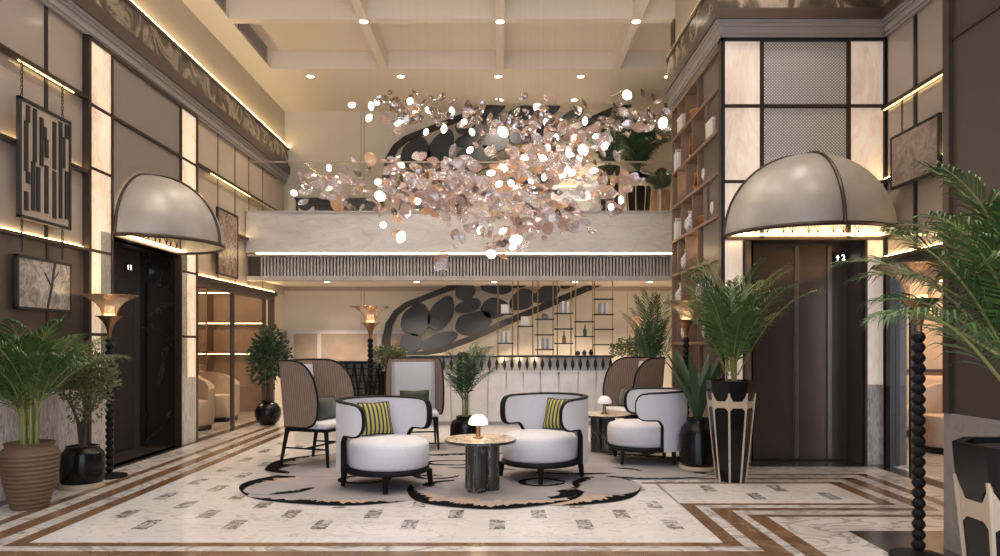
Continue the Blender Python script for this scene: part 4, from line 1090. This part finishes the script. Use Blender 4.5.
t = thing('potted_palm', 'tall green areca palm in tan ribbed clay pot', 'plant', (-3.68, 5.48, 0))
f = MB(); prof = [(.0001, 0), (.125, 0)]
for k in range(57):
    z = .008 + .47 * k / 56; u = k / 56; r = .128 + .074 * sin(PI * .5 * min(1, u * 1.15)) - (.035 * max(0, (u - .88) / .12) ** 2); prof.append((r + (.0035 if k % 4 in (1, 2) else -.002), z))
prof += [(.17, .50), (.178, .51), (.165, .515), (.155, .49), (.15, .45), (.0001, .45)]
f.lathe(prof, 40); f.build('pot', mt['basket'], t, angle=25); soil(t, .152, .47)
palm(t, .60, 21, 34, (.48, .86), (46, 89), ll=.24, nl=28, spread=.09, stem0=.25, lw=.0115, droop=.85, rise=.30, avoid=PI, xmin=-4.0 + 3.68)
for k in range(7): a = k * .9; f = MB(); f.tube([(.05 * cos(a), .05 * sin(a), .46), (.055 * cos(a), .055 * sin(a), .70), (.065 * cos(a), .065 * sin(a), .92)], [.015, .012, .008], 8); f.build('cane', mt['stem'], t)

def crown(t, rnd, c, rx, ry, rz, n, leaf, size, name='foliage'):
    f = MB(); cl = []
    while len(cl) < 17:
        v = Vector((rnd.uniform(-1, 1), rnd.uniform(-1, 1), rnd.uniform(-1, 1)))
        if v.length < .82: cl.append(v)
    for k in range(n):
        while True:
            u = Vector((rnd.uniform(-1, 1), rnd.uniform(-1, 1), rnd.uniform(-1, 1)))
            u = cl[k % 17] + u * .42
            if u.length < 1.05: break
        p = Vector((c[0] + u.x * rx, c[1] + u.y * ry, c[2] + u.z * rz)); d_ = (u + Vector((rnd.uniform(-.8, .8), rnd.uniform(-.8, .8), rnd.uniform(-.5, .8)))).normalized()
        s_ = d_.cross(Vector((rnd.uniform(-1, 1), rnd.uniform(-1, 1), rnd.uniform(-1, 1)))).normalized(); L_ = size * rnd.uniform(.7, 1.3); w = L_ * .24
        nrm = d_.cross(s_) * (L_ * .08)
        f.add([p, p + d_ * L_ * .45 + s_ * w + nrm, p + d_ * L_, p + d_ * L_ * .45 - s_ * w + nrm], [(0, 1, 2, 3)])
    f.build(name, mt[leaf], t, smooth=False, recalc=False)
def twigs(t, rnd, n, z0, top, rx, r0=.014, mat='bark'):
    for k in range(n):
        a = 2 * PI * k / n + .4; e = rx * rnd.uniform(.4, .8); m_ = (.25 * e * cos(a + .6), .25 * e * sin(a + .6), z0 + (top - z0) * .45)
        f = MB(); f.tube([(.02 * cos(a), .02 * sin(a), z0), m_, (e * cos(a), e * sin(a), top)], [r0, r0 * .8, r0 * .35], 7); f.build('trunk', mt[mat], t)

rnd = random.Random(5)
t = thing('potted_shrub', 'olive leaved shrub in black pot with straw foot, beside the tan pot', 'plant', (-3.74, 6.27, 0))
f = MB(); f.lathe([(.0001, .045), (.165, .045), (.178, .07), (.182, .25), (.172, .31), (.145, .335), (.135, .355), (.14, .37), (.125, .37), (.12, .33), (.0001, .33)], 36); f.build('pot', mt['potblack'], t)
f = MB(); f.lathe([(.0001, 0), (.175, 0), (.18, .02), (.175, .045), (.0001, .045)], 32); f.build('straw_foot', mt['potcream'], t); soil(t, .122, .35)
twigs(t, rnd, 5, .34, .85, .2, .013); crown(t, rnd, (.02, .02, .92), .25, .26, .34, 2600, 'leafolive', .042)

t = thing('potted_tree', 'small dark ficus tree in round black vase by the lounge glass', 'plant', (-3.68, 11.1, 0))
f = MB(); f.lathe([(.0001, 0), (.10, 0), (.17, .06), (.205, .16), (.20, .25), (.15, .33), (.10, .36), (.105, .385), (.09, .385), (.085, .35), (.0001, .35)], 36); f.build('vase', mt['potblack'], t); soil(t, .084, .365)
twigs(t, rnd, 4, .36, 1.05, .18, .016); crown(t, rnd, (0, 0, 1.08), .33, .33, .46, 1300, 'leafdark', .085)

t = thing('potted_palm', 'slender young palm in square-shouldered black pot before the bar', 'plant', (-.46, 9.25, .0095))
f = MB(); f.lathe([(.0001, 0), (.19, 0), (.205, .02), (.20, .20), (.175, .26), (.12, .285), (.125, .32), (.11, .32), (.105, .28), (.0001, .28)], 36); f.build('pot', mt['potblack'], t); soil(t, .104, .30)
palm(t, .52, 8, 22, (.36, .80), (45, 89), leaf='leafdark', ll=.19, nl=20, stem0=.2, lw=.015, droop=.8, rise=.30, avoid=R(215), xmin=-.26)
for k in range(4): a = k * 1.7; f = MB(); f.tube([(.03 * cos(a), .03 * sin(a), .30), (.035 * cos(a), .035 * sin(a), .75)], [.012, .007], 7); f.build('cane', mt['stem'], t)

def planter_shrub(label, loc, top, rx, seed):
    r2 = random.Random(seed); t = thing('potted_shrub', label, 'plant', loc)
    hpot = top - .38
    f = MB(); f.lathe([(.0001, 0), (.11, 0), (.15, hpot - .03), (.155, hpot), (.135, hpot), (.13, hpot - .05), (.0001, hpot - .05)], 28); f.build('planter', mt['potblack'], t); soil(t, .13, hpot - .03)
    twigs(t, r2, 4, hpot - .05, hpot + .12, .12, .01); crown(t, r2, (0, 0, top - .17), rx, rx, .19, 1300, 'leafolive', .05)
planter_shrub('round olive shrub in tall black planter behind the white-lined wingback', (-1.62, 10.15, 0), 1.26, .24, 31)
planter_shrub('wide olive shrub in tall black planter at the far end of the bar', (2.06, 10.7, 0), 1.36, .36, 32)

t = thing('potted_palm', 'dark palm standing behind the shrub near the foot of the bookcase', 'plant', (2.20, 10.1, 0))
f = MB(); f.lathe([(.0001, 0), (.15, 0), (.19, .2), (.18, .38), (.15, .42), (.135, .42), (.13, .38), (.0001, .38)], 30); f.build('pot', mt['potblack'], t); soil(t, .13, .40)
palm(t, .60, 9, 16, (.7, 1.4), (72, 89), leaf='leafdark', ll=.22, nl=26, stem0=.3, lw=.016, droop=.5, rise=.3, avoid=-PI / 2)

def inlay_pot(t, h, rt, rb, mt_b='potblack', n=8):
    """faceted black vase with cream ribs and a cream bow-tie band"""
    def P(i, z, o_=0.0):
        a = 2 * PI * i / n + PI / n; r = rb + (rt - rb) * (z / h) ** .85 + o_; return Vector((r * cos(a), r * sin(a), z))
    zs_ = [0, h * .25, h * .5, h * .72, h * .88, h]
    f = MB(); vs = [P(i, z) for z in zs_ for i in range(n)]; fs = []
    for j in range(len(zs_) - 1):
        for i in range(n): fs.append((j * n + i, j * n + (i + 1) % n, (j + 1) * n + (i + 1) % n, (j + 1) * n + i))
    fs.append(tuple(range(n - 1, -1, -1))); f.add(vs, fs)
    b = len(vs); inner = [P(i, h, -.03) for i in range(n)] + [P(i, h * .93, -.035) for i in range(n)]
    top = [P(i, h) for i in range(n)]; f.add(top + inner, [(i, (i + 1) % n, n + (i + 1) % n, n + i) for i in range(n)] + [(n + i, n + (i + 1) % n, 2 * n + (i + 1) % n, 2 * n + i) for i in range(n)] + [tuple(range(2 * n, 3 * n))])
    f.build('body', mt[mt_b], t, smooth=False)
    f = MB()
    for i in range(n):
        f.bar(P(i, 0.0, .002), P(i, h * .88, .002), .016, .012)
    f.build('ribs', mt['potcream'], t, smooth=False)
    f = MB()
    for i in range(n):
        def Q(u, z): return P(i, z, .003).lerp(P(i + 1, z, .003), u)
        for q in ((0, .70, .87, .24, .735, .80), (.24, .735, .80, .76, .735, .80), (.76, .735, .80, 1, .70, .87)):
            u0, a0, b0, u1, a1, b1 = q
            f.quad(Q(u0, h * a0), Q(u1, h * a1), Q(u1, h * b1), Q(u0, h * b0))
    f.build('bow_band', mt['potcream'], t, smooth=False)
    f = MB(); zz = h
    for i in range(n):
        def Q(u, z, o_=.006): return P(i, z, o_).lerp(P(i + 1, z, o_), u)
        f.poly([Q(0, h * .885), Q(.24, h * .81), Q(.76, h * .81), Q(1, h * .885), Q(1, h * 1.0), Q(0, h * 1.0)])
    f.build('collar', mt[mt_b], t, smooth=False)
t = thing('potted_palm', 'green palm in tall black vase with cream ribs, before the frontal lift', 'plant', (2.17, 6.58, 0))
inlay_pot(t, .94, .222, .13); soil(t, .18, .92)
palm(t, .98, 41, 36, (.55, 1.10), (58, 89), ll=.25, nl=26, spread=.09, stem0=.2, lw=.014, droop=.7, rise=.22)
canes(t, 6, .90, .40, .06)
t = thing('potted_palm', 'large arching palm in black and cream vase by the dark pier', 'plant', (1.79, 2.36, 0))
inlay_pot(t, .94, .222, .13); soil(t, .18, .92)
palm(t, 1.10, 42, 40, (.42, .76), (36, 89), ll=.19, nl=28, spread=.07, stem0=.18, lw=.0105, droop=.9, rise=.26, avoid=PI, soft=.45)

canes(t, 6, .90, .45, .05)
t = thing('potted_plant', 'upright broad dark leaves in glossy black pot beside the ribbed vase', 'plant', (2.02, 7.14, .0095))
f = MB(); f.lathe([(.0001, .04), (.16, .04), (.185, .07), (.19, .34), (.165, .42), (.12, .47), (.115, .50), (.12, .515), (.10, .515), (.095, .47), (.0001, .47)], 36); f.build('pot', mt['potblack'], t)
f = MB(); f.lathe([(.0001, 0), (.19, 0), (.195, .02), (.19, .04), (.0001, .04)], 32); f.build('straw_foot', mt['potcream'], t); soil(t, .097, .49)
r2 = random.Random(77)
for k in range(15):
    a = k * 2.399; el = R(70 + 19 * r2.random()); L_ = .45 + .45 * r2.random(); f = MB(); n = 9; h_ = Vector((cos(a), sin(a), 0)); sd = Vector((-sin(a), cos(a), 0)); p = Vector((0, 0, 0)); e = el; rows = []
    for i in range(n + 1):
        u = i / n; w = .042 * (sin(PI * min(1, u * .92 + .06)) ** .8); rows.append((p - sd * w + Vector((0, 0, .3 * w)), p.copy(), p + sd * w + Vector((0, 0, .3 * w)))); p = p + (h_ * cos(e) + Vector((0, 0, 1)) * sin(e)) * (L_ / n); e -= .05
    f.add([q for r_ in rows for q in r_], [(i * 3 + j, i * 3 + j + 1, i * 3 + j + 4, i * 3 + j + 3) for i in range(n) for j in (0, 1)]); f.build('blade_leaf', mt['leafdark'], t, loc=(.03 * cos(a), .03 * sin(a), .49), recalc=False)

# balcony plants
t = thing('potted_palm', 'bushy dark palm in black and cream pot on the balcony', 'plant', (2.44, 12.35, 3.352))
inlay_pot(t, .92, .25, .17, n=8); soil(t, .2, .9)
palm(t, .96, 51, 36, (.5, 1.02), (45, 89), leaf='leafdark', ll=.26, nl=26, stem0=.2, lw=.02, droop=.7, rise=.2)
t = thing('potted_palm', 'dark broad-leaf plant in patterned pot beside the balcony palm', 'plant', (1.80, 11.62, 3.352))
inlay_pot(t, .86, .19, .14, n=8); soil(t, .15, .84)
palm(t, .82, 52, 9, (.5, .95), (62, 88), leaf='leafdark', ll=.22, nl=14, stem0=.25, lw=.06, droop=.6)
t = thing('potted_palm', 'orange potted little palm at the far side of the balcony palm', 'plant', (2.66, 11.6, 3.352))
f = MB(); f.lathe([(.0001, 0), (.13, 0), (.15, .2), (.16, .46), (.145, .46), (.14, .42), (.0001, .42)], 28); f.build('pot', mt['petal_amber'], t); soil(t, .138, .44)
palm(t, .42, 53, 10, (.3, .45), (60, 88), leaf='leafdark', ll=.2, nl=16, stem0=.25)
# ------------------------------------------------------------------ bookcase and what stands on it
t = thing('bookcase', 'tall walnut open bookcase filling the side of the lift block', 'bookcase', (BX, 7.50, 0))
SH = [.55, 1.29, 1.75, 2.21, 2.67, 3.13, 3.59, 4.05, 4.46]; BL = 2.08
f = MB(); f.box(.34, .36, .02, BL, 0, 4.5); f.build('back_panel', mt['shelfback'], t, smooth=False)
for y in (0.02, BL - .03): f = MB(); f.box(-.01, .36, y, y + .03, 0, 4.5); f.build('side_panel', mt['shelfwood'], t, smooth=False)
f = MB(); f.box(0, .34, .05, BL - .03, 0, .55); f.build('base_cabinet', mt['shelfwood'], t, smooth=False)
for z in SH: f = MB(); f.box(-.008, .34, .05, BL - .03, z - .018, z + .018); f.build('shelf', mt['shelfwood'], t, smooth=False)
rnd = random.Random(13); bays = []
for k in range(len(SH) - 1):
    if k == 0: ys = [.8, 1.4]
    else: ys = [.52 + (.34 if k % 2 else 0), 1.10 + (.30 if k % 2 else 0), 1.62 + (.18 if k % 2 else 0)]
    prev = .05
    for y in ys + [BL - .03]:
        bays.append((k, prev, y)); prev = y
        if y < BL - .1: f = MB(); f.box(0, .34, y - .012, y + .012, SH[k] + .018, SH[k + 1] - .018); f.build('divider', mt['shelfwood'], t, smooth=False)
for z in SH[1:]:
    f = MB(); f.box(.22, .24, .08, BL - .06, z - .03, z - .0185); f.build('light_strip', mt['ledsoft'], t, smooth=False)
def item(kind, label, cat, x, y, z, **k):
    o = thing({'vase': 'porcelain_vase', 'box': 'storage_box', 'books': 'book_stack', 'bowl': 'copper_bowl', 'fig': 'sculpture'}[kind], label, cat, (BX + x, 7.50 + y, z + .0185))
    if kind == 'vase':
        h = k.get('h', .3); q = h / .3
        f = MB(); f.lathe([(.0001, 0), (.045 * q, 0), (.05 * q, .01 * q), (.085 * q, .10 * q), (.08 * q, .17 * q), (.035 * q, .23 * q), (.03 * q, .27 * q), (.04 * q, .285 * q), (.03 * q, .28 * q), (.02 * q, .23 * q)], 24, caps=False); f.build('body', mt[k.get('m', 'porcelain')], o)
        f = MB(); f.lathe([(.03 * q, .265 * q), (.044 * q, .287 * q), (.036 * q, .29 * q), (.026 * q, .266 * q)], 24, caps=False); f.build('lip', mt['ceramic'], o)
    elif kind == 'box':
        f = MB(); f.box(-.10, .10, -.13, .13, 0, .15); f.build('body', mt['ceramic'], o, smooth=False, bevel=.006); f = MB(); f.box(-.104, .104, -.134, .134, .15, .18); f.build('lid', mt['paper'], o, smooth=False, bevel=.006)
    elif kind == 'books':
        for j in range(5): f = MB(); y0 = -.10 + j * .042; f.box(-.09, .07, y0, y0 + .036, 0, .22 + .03 * ((j * 7) % 3)); f.build('volume', mt[('paper', 'bluegrey', 'ceramic')[j % 3]], o, smooth=False)
    elif kind == 'bowl':
        f = MB(); f.lathe([(.0001, 0), (.05, 0), (.05, .015), (.11, .06), (.14, .12), (.13, .12), (.10, .065), (.0001, .03)], 24); f.build('bowl', mt['copper'], o); f = MB(); f.lathe([(.135, .112), (.143, .12), (.135, .126), (.128, .12)], 24, caps=False); f.build('rim', mt['gold'], o)
    else:
        f = MB(); f.lathe([(.0001, 0), (.06, 0), (.06, .03), (.02, .04), (.0001, .04)], 16); f.build('plinth', mt['artdark'], o); f = MB(); f.tube([(0, 0, .04), (0, .05, .12), (0, -.04, .2), (0, .03, .27), (0, 0, .31)], [.02, .028, .024, .02, .008], 10); f.build('figure', mt['copper'], o)
hs = ['lowest', 'second', 'third', 'fourth', 'fifth', 'sixth', 'seventh', 'top']
bn = ['bay nearest the lift', 'second bay from the lift', 'third bay from the lift', 'bay farthest from the lift']
seq = {(1, 0): 'vase', (1, 2): 'vase', (2, 1): 'vase', (2, 3): 'vase', (2, 0): 'books', (3, 0): 'fig', (3, 2): 'vase', (3, 3): 'box', (4, 0): 'vase', (4, 1): 'bowl', (4, 3): 'books', (4, 2): 'vase', (5, 1): 'fig', (5, 3): 'box', (6, 0): 'box', (6, 2): 'fig', (6, 3): 'books', (7, 1): 'bowl', (7, 2): 'box', (1, 3): 'books', (5, 0): 'vase'}
nm = {'vase': 'blue and white porcelain vase', 'box': 'ivory lidded box', 'books': 'stack of pale upright books', 'bowl': 'wide copper bowl', 'fig': 'twisted copper figure on black plinth'}
cnt = {}
for (k, y0, y1) in bays:
    i = cnt.get(k, 0); cnt[k] = i + 1
    if (k, i) in seq and y1 - y0 > .3:
        kd = seq[(k, i)]; item(kd, '%s, %s bookcase shelf, %s' % (nm[kd], hs[k], bn[i]), {'vase': 'vase', 'box': 'box', 'books': 'books', 'bowl': 'bowl', 'fig': 'sculpture'}[kd], (.085 if kd != 'bowl' else .15), y1 - .16, SH[k], h=.30 + .04 * (i % 2), m='ceramic' if (k, i) == (4, 0) else 'porcelain')

for y_, z_ in ((8.0, 1.6), (8.6, 2.5), (9.1, 3.4), (8.1, 3.0), (8.9, 1.65)):
    l = bpy.data.lights.new('shelf_lamp', 'POINT'); l.energy = 1.6; l.color = (1, .68, .38); l.shadow_soft_size = .03
    o = bpy.data.objects.new('shelf_lamp', l); C.objects.link(o); o.location = (BX + .2, y_, z_)
# ------------------------------------------------------------------ lounge furniture behind the glass
def barrel(label, loc, rz, m='beige'):
    t = thing('barrel_chair', label, 'armchair', loc, rz, 'beige barrel chairs in the lounges')
    f = MB(); n = 40; vs = []; fs = []
    for rr in (.36, .28):
        for i in range(n + 1):
            a = R(-125 + 250 * i / n); zt_ = .82 - .22 * (abs(a) / R(125)) ** 2
            for z in (.06, .4, zt_): vs.append((rr * (1 + .06 * (z - .06)) * sin(a), rr * (1 + .06 * (z - .06)) * cos(a), z))
    B = (n + 1) * 3
    for i in range(n):
        for k in (0, 1): fs += [(i * 3 + k, i * 3 + k + 1, i * 3 + k + 4, i * 3 + k + 3), (B + i * 3 + k, B + i * 3 + k + 3, B + i * 3 + k + 4, B + i * 3 + k + 1)]
        for k in (0, 2): fs.append((i * 3 + k, i * 3 + 3 + k, B + i * 3 + 3 + k, B + i * 3 + k))
    for i in (0, n): fs += [(i * 3, i * 3 + 1, B + i * 3 + 1, B + i * 3), (i * 3 + 1, i * 3 + 2, B + i * 3 + 2, B + i * 3 + 1)]
    f.add(vs, fs); f.build('back', mt[m], t, angle=50)
    f = MB(); f.lathe([(.0001, .07), (.27, .07), (.28, .1), (.28, .38), (.25, .43), (.0001, .44)], 32, (0, -.03, 0)); f.build('seat', mt[m], t)
    f = MB(); f.lathe([(.0001, 0), (.33, 0), (.33, .06), (.0001, .06)], 32); f.build('plinth', mt['wood'], t)
barrel('beige barrel armchair just inside the lounge glass, nearest the lift recess', (-4.66, 10.45, 0), R(60))
barrel('second beige barrel armchair inside the lounge glass, nearer the ficus', (-4.75, 11.75, 0), R(70))
barrel('beige barrel chair seen behind the beaded lamp in the far salon', (5.35, 8.35, 0), R(-60))
t = thing('lounge_shelving', 'warmly lit walnut wall shelving inside the lounge', 'shelving', (-6.2, 13.3, 0))
f = MB(); f.box(-1.7, 1.75, .3, .34, 0, 2.65); f.build('back_panel', mt['shelfback'], t, smooth=False)
for z in (.45, 1.12, 1.70, 2.28): f = MB(); f.box(-1.7, 1.75, 0, .3, z - .02, z + .02); f.build('shelf', mt['shelfwood'], t, smooth=False); f = MB(); f.box(-1.66, 1.7, .02, .05, z - .036, z - .021); f.build('light_strip', mt['ledsoft'], t, smooth=False)
for x in (-1.7, -.55, .6, 1.72): f = MB(); f.box(x, x + .03, 0, .3, 0, 2.6); f.build('upright', mt['shelfwood'], t, smooth=False)
f = MB(); f.box(-1.7, 1.75, .0, .3, 0, .43); f.build('base_cabinet', mt['shelfwood'], t, smooth=False)
t = thing('sofa', 'cream sofa in the salon behind the beaded lamp by the pier', 'sofa', (6.35, 9.75, 0), R(-15))
f = MB(); f.box(-.95, .95, -.40, .30, .10, .42); f.build('seat', mt['beige'], t, bevel=.05)
f = MB(); f.box(-.95, .95, .31, .50, .10, .82); f.build('backrest', mt['beige'], t, bevel=.06)
for s in (-1, 1): f = MB(); f.box(s * 1.04 - .085, s * 1.04 + .085, -.40, .50, .10, .60); f.build('armrest', mt['beige'], t, bevel=.05)
for sx in (-1, 1):
    for sy in (-.3, .4): f = MB(); f.bar((sx * .9, sy, .10), (sx * .9, sy, 0), .05); f.build('leg', mt['wood'], t, smooth=False)
for x, y in ((-5.6, 11.3), (5.8, 8.2), (7.2, 9)):
    l = bpy.data.lights.new('lounge_lamp', 'POINT'); l.energy = 120; l.color = (1, .72, .45); l.shadow_soft_size = .25
    o = bpy.data.objects.new('lounge_lamp', l); C.objects.link(o); o.location = (x, y, 2.4)

# ------------------------------------------------------------------ balcony furniture
def low_table(label, loc, w, d_, h):
    t = thing('low_table', label, 'table', loc)
    f = MB(); f.box(-w, w, -d_, d_, h - .03, h); f.build('table_top', mt['wood'], t, smooth=False)
    f = MB(); f.box(-w * .96, w * .96, -d_ * .9, d_ * .9, h - .14, h - .12); f.build('lower_shelf', mt['wood'], t, smooth=False)
    for sx in (-1, 1):
        for sy in (-1, 1): f = MB(); f.bar((sx * w * .95, sy * d_ * .88, h - .03), (sx * w * .95, sy * d_ * .88, 0), .035); f.build('leg', mt['wood'], t, smooth=False)
low_table('long black low table behind the balcony glass at the vented side', (-2.75, 12.1, 3.352), .72, .28, .40)
t = thing('pedestal_table', 'dark round pedestal table behind the balcony glass', 'table', (.55, 11.9, 3.352))
f = MB(); f.lathe([(.0001, .70), (.40, .70), (.41, .715), (.40, .73), (.0001, .73)], 36); f.build('table_top', mt['pebble'], t)
f = MB(); f.lathe([(.0001, .03), (.13, .03), (.13, .70), (.0001, .70)], 28); f.build('pedestal', mt['pebble'], t)
f = MB(); f.lathe([(.0001, 0), (.26, 0), (.26, .03), (.0001, .03)], 28); f.build('foot', mt['wood'], t)
def lounge_sofa(label, loc, rz, w, m):
    t = thing('lounge_sofa', label, 'sofa', loc, rz)
    f = MB(); f.box(-w, w, -.36, .25, .12, .42); f.build('seat', mt[m], t, bevel=.05)
    f = MB(); f.box(-w, w, .26, .42, .12, .80); f.build('backrest', mt[m], t, bevel=.05)
    for s in (-1, 1): f = MB(); f.box(s * (w + .075) - .07, s * (w + .075) + .07, -.36, .42, .12, .60); f.build('armrest', mt[m], t, bevel=.04)
    for sx in (-1, 1):
        for sy in (-.3, .36): f = MB(); f.bar((sx * w * .92, sy, .12), (sx * w * .92, sy, 0), .04); f.build('leg', mt['wood'], t, smooth=False)
lounge_sofa('slate grey lounge sofa behind the balcony glass under the pebble balustrade', (-1.2, 12.25, 3.352), R(8), .42, 'pebble')
lounge_sofa('pale lounge sofa behind the balcony glass between pedestal table and plants', (1.28, 12.35, 3.352), R(-6), .36, 'white')

# ------------------------------------------------------------------ chandelier: a drift of petals and lit buds
ch = thing('petal_chandelier', 'swirling chandelier of rose and smoky petals with glowing buds', 'chandelier', (0, 8.0, 2.6))
rnd = random.Random(29)
def at(px, py, Y): return Vector(((px - 500) * Y / F, Y - 8.0, 1.28 + (344 - py) * Y / F - 2.6))
BUDS = [(352, 105), (377, 102), (371, 106), (369, 118), (400, 122), (416, 114), (410, 101), (329, 168), (329, 188), (378, 182), (401, 165), (428, 110), (452, 111), (426, 132), (444, 129), (464, 122), (472, 132), (503, 132), (503, 168), (491, 173), (511, 183), (499, 184),
        (538, 108), (548, 122), (627, 95), (585, 121), (663, 123), (556, 138), (574, 138), (548, 147), (570, 153), (583, 150), (580, 158), (543, 158), (605, 146), (596, 136), (567, 169), (555, 173), (572, 173), (544, 177), (531, 181), (594, 171),
        (380, 196), (418, 201), (383, 225), (401, 237), (480, 230), (491, 254), (516, 240), (513, 247), (503, 231), (408, 214), (539, 221), (621, 200), (611, 207), (520, 172), (535, 190), (294, 193), (470, 150), (525, 158), (588, 195)]
BIG = {(503, 132), (503, 168), (548, 122), (570, 153), (583, 150), (627, 95), (491, 254), (401, 237), (663, 123), (538, 108), (516, 240), (380, 196)}
def bud_mesh(L_, w):
    f = MB(); f.lathe([(.0001, -L_ / 2), (w * .55, -L_ * .4), (w, -L_ * .1), (w * .9, L_ * .2), (w * .4, L_ * .43), (.0001, L_ / 2)], 12); return f
def ceil_z(x, y):
    return CEIL if y > 11.15 else CEIL + .29
for px, py in BUDS:
    Y = rnd.uniform(7.2, 8.8); big = (px, py) in BIG; p = at(px, py, Y); f = bud_mesh(.14 if big else .095, .052 if big else .031)
    f.moved(Matrix.Rotation(rnd.uniform(0, 6.28), 4, 'Z') @ Matrix.Rotation(rnd.uniform(.2, 1.4), 4, 'X'))
    o = f.build('glowing_bud', mt['bulb'], ch, loc=p)
    w = MB(); w.tube([(0, 0, .02), (0, 0, CEIL + .29 - 2.6 - p.z)], .0004, 3); w.build('wire', mt['gold'], o)
def petal_geo(L_, w, cup, rnd):
    """one thin cupped closed petal"""
    rows = 6; f = MB(); vs = []; th = .003
    for s in (1, -1):
        for i in range(rows + 1):
            u = i / rows; hw = w * (sin(PI * min(1, .04 + u * .93)) ** .75)
            for v in (-1, 0, 1): vs.append((hw * v, L_ * (u - .5), cup * (v * v * hw / w * .6 + (2 * u - 1) ** 2) + s * th * .5))
    fs = []; B = (rows + 1) * 3
    for i in range(rows):
        for j in (0, 1):
            a = i * 3 + j; fs.append((a, a + 1, a + 4, a + 3)); fs.append((B + a, B + a + 3, B + a + 4, B + a + 1))
        for j in (0, 2): a = i * 3 + j; fs.append((a, a + 3, B + a + 3, B + a))
    for i in (0, rows):
        for j in (0, 1): a = i * 3 + j; fs.append((a, a + 1, B + a + 1, B + a))
    f.add(vs, fs); return f
CL = [(465, 188, 55, 22, 150), (548, 160, 45, 26, 110), (520, 205, 62, 18, 90), (600, 125, 34, 16, 34), (405, 188, 34, 20, 60), (500, 120, 50, 11, 46), (330, 188, 30, 16, 34), (415, 112, 32, 14, 36), (655, 118, 14, 14, 14), (500, 235, 45, 13, 26), (608, 190, 25, 14, 26), (441, 262, 4, 8, 5), (560, 225, 30, 8, 14)]
spots = []
for cx, cy, sx, sy, n in CL:
    for k in range(int(n * 1.35)):
        spots.append((rnd.gauss(cx, sx * .62), rnd.gauss(cy, sy * .68)))
pet = []
for px, py in spots:
    if py > 272 or py < 88 or px < 283 or px > 668: continue
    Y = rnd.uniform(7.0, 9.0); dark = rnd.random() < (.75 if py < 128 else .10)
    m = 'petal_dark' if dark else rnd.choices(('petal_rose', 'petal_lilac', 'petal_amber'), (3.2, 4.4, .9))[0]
    L_ = rnd.uniform(.09, .15) if dark else rnd.uniform(.09, .19); w = L_ * rnd.uniform(.22, .38)
    pet.append((L_ * L_ / Y, at(px, py, Y), m, L_, w, rnd.uniform(.008, .03)))
pet.sort(key=lambda q: -q[0])
ML = ['petal_rose', 'petal_lilac', 'petal_amber', 'petal_dark']
rest = MB()
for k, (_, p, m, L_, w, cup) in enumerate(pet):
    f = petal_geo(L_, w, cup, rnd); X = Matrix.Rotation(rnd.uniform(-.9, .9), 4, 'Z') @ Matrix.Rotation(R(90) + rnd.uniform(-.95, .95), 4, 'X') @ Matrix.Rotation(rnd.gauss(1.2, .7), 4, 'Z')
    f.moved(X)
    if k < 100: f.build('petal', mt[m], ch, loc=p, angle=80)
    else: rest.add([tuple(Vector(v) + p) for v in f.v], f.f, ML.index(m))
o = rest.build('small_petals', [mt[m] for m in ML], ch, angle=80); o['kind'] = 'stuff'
f = MB()
for k in range(26):
    q = pet[k * 4][1]; b = pet[(k * 4 + 9) % len(pet)][1]
    if (q - b).length < 1.1: f.tube([q, (q + b) / 2 + Vector((0, .05, .08)), b], .003, 5)
f.build('branch', mt['brass'], ch)
l = None
for x, y, z in ((-1.0, 8, 3.3), (.1, 8, 3.1), (.8, 8, 3.4)):
    l = bpy.data.lights.new('bud_glow', 'POINT'); l.energy = 10; l.color = (1, .85, .66); l.shadow_soft_size = .5
    o = bpy.data.objects.new('bud_glow', l); C.objects.link(o); o.location = (x, y, z)

# ------------------------------------------------------------------ camera, daylight from the open front, view
cam = bpy.data.cameras.new('camera'); co_ = bpy.data.objects.new('camera', cam); C.objects.link(co_)
co_.location = (0, 0, EYE); co_.rotation_euler = (R(90), 0, 0)
cam.sensor_width = 36; cam.lens = F / 1000 * 36; cam.shift_y = (HOR - 278) / 1000; cam.clip_start = .05
sc = bpy.context.scene; sc.camera = co_
w = bpy.data.worlds.new('daylight'); sc.world = w; w.use_nodes = True
w.node_tree.nodes['Background'].inputs[0].default_value = (.75, .84, 1.0, 1); w.node_tree.nodes['Background'].inputs[1].default_value = 3.1
vs_ = sc.view_settings; vs_.view_transform = 'Standard'; vs_.look = 'None'; vs_.gamma = 1; vs_.exposure = 0; vs_.use_curve_mapping = False
sc.cycles.max_bounces = 8; sc.cycles.transparent_max_bounces = 16; sc.cycles.sample_clamp_indirect = 4.0; sc.cycles.use_denoising = True
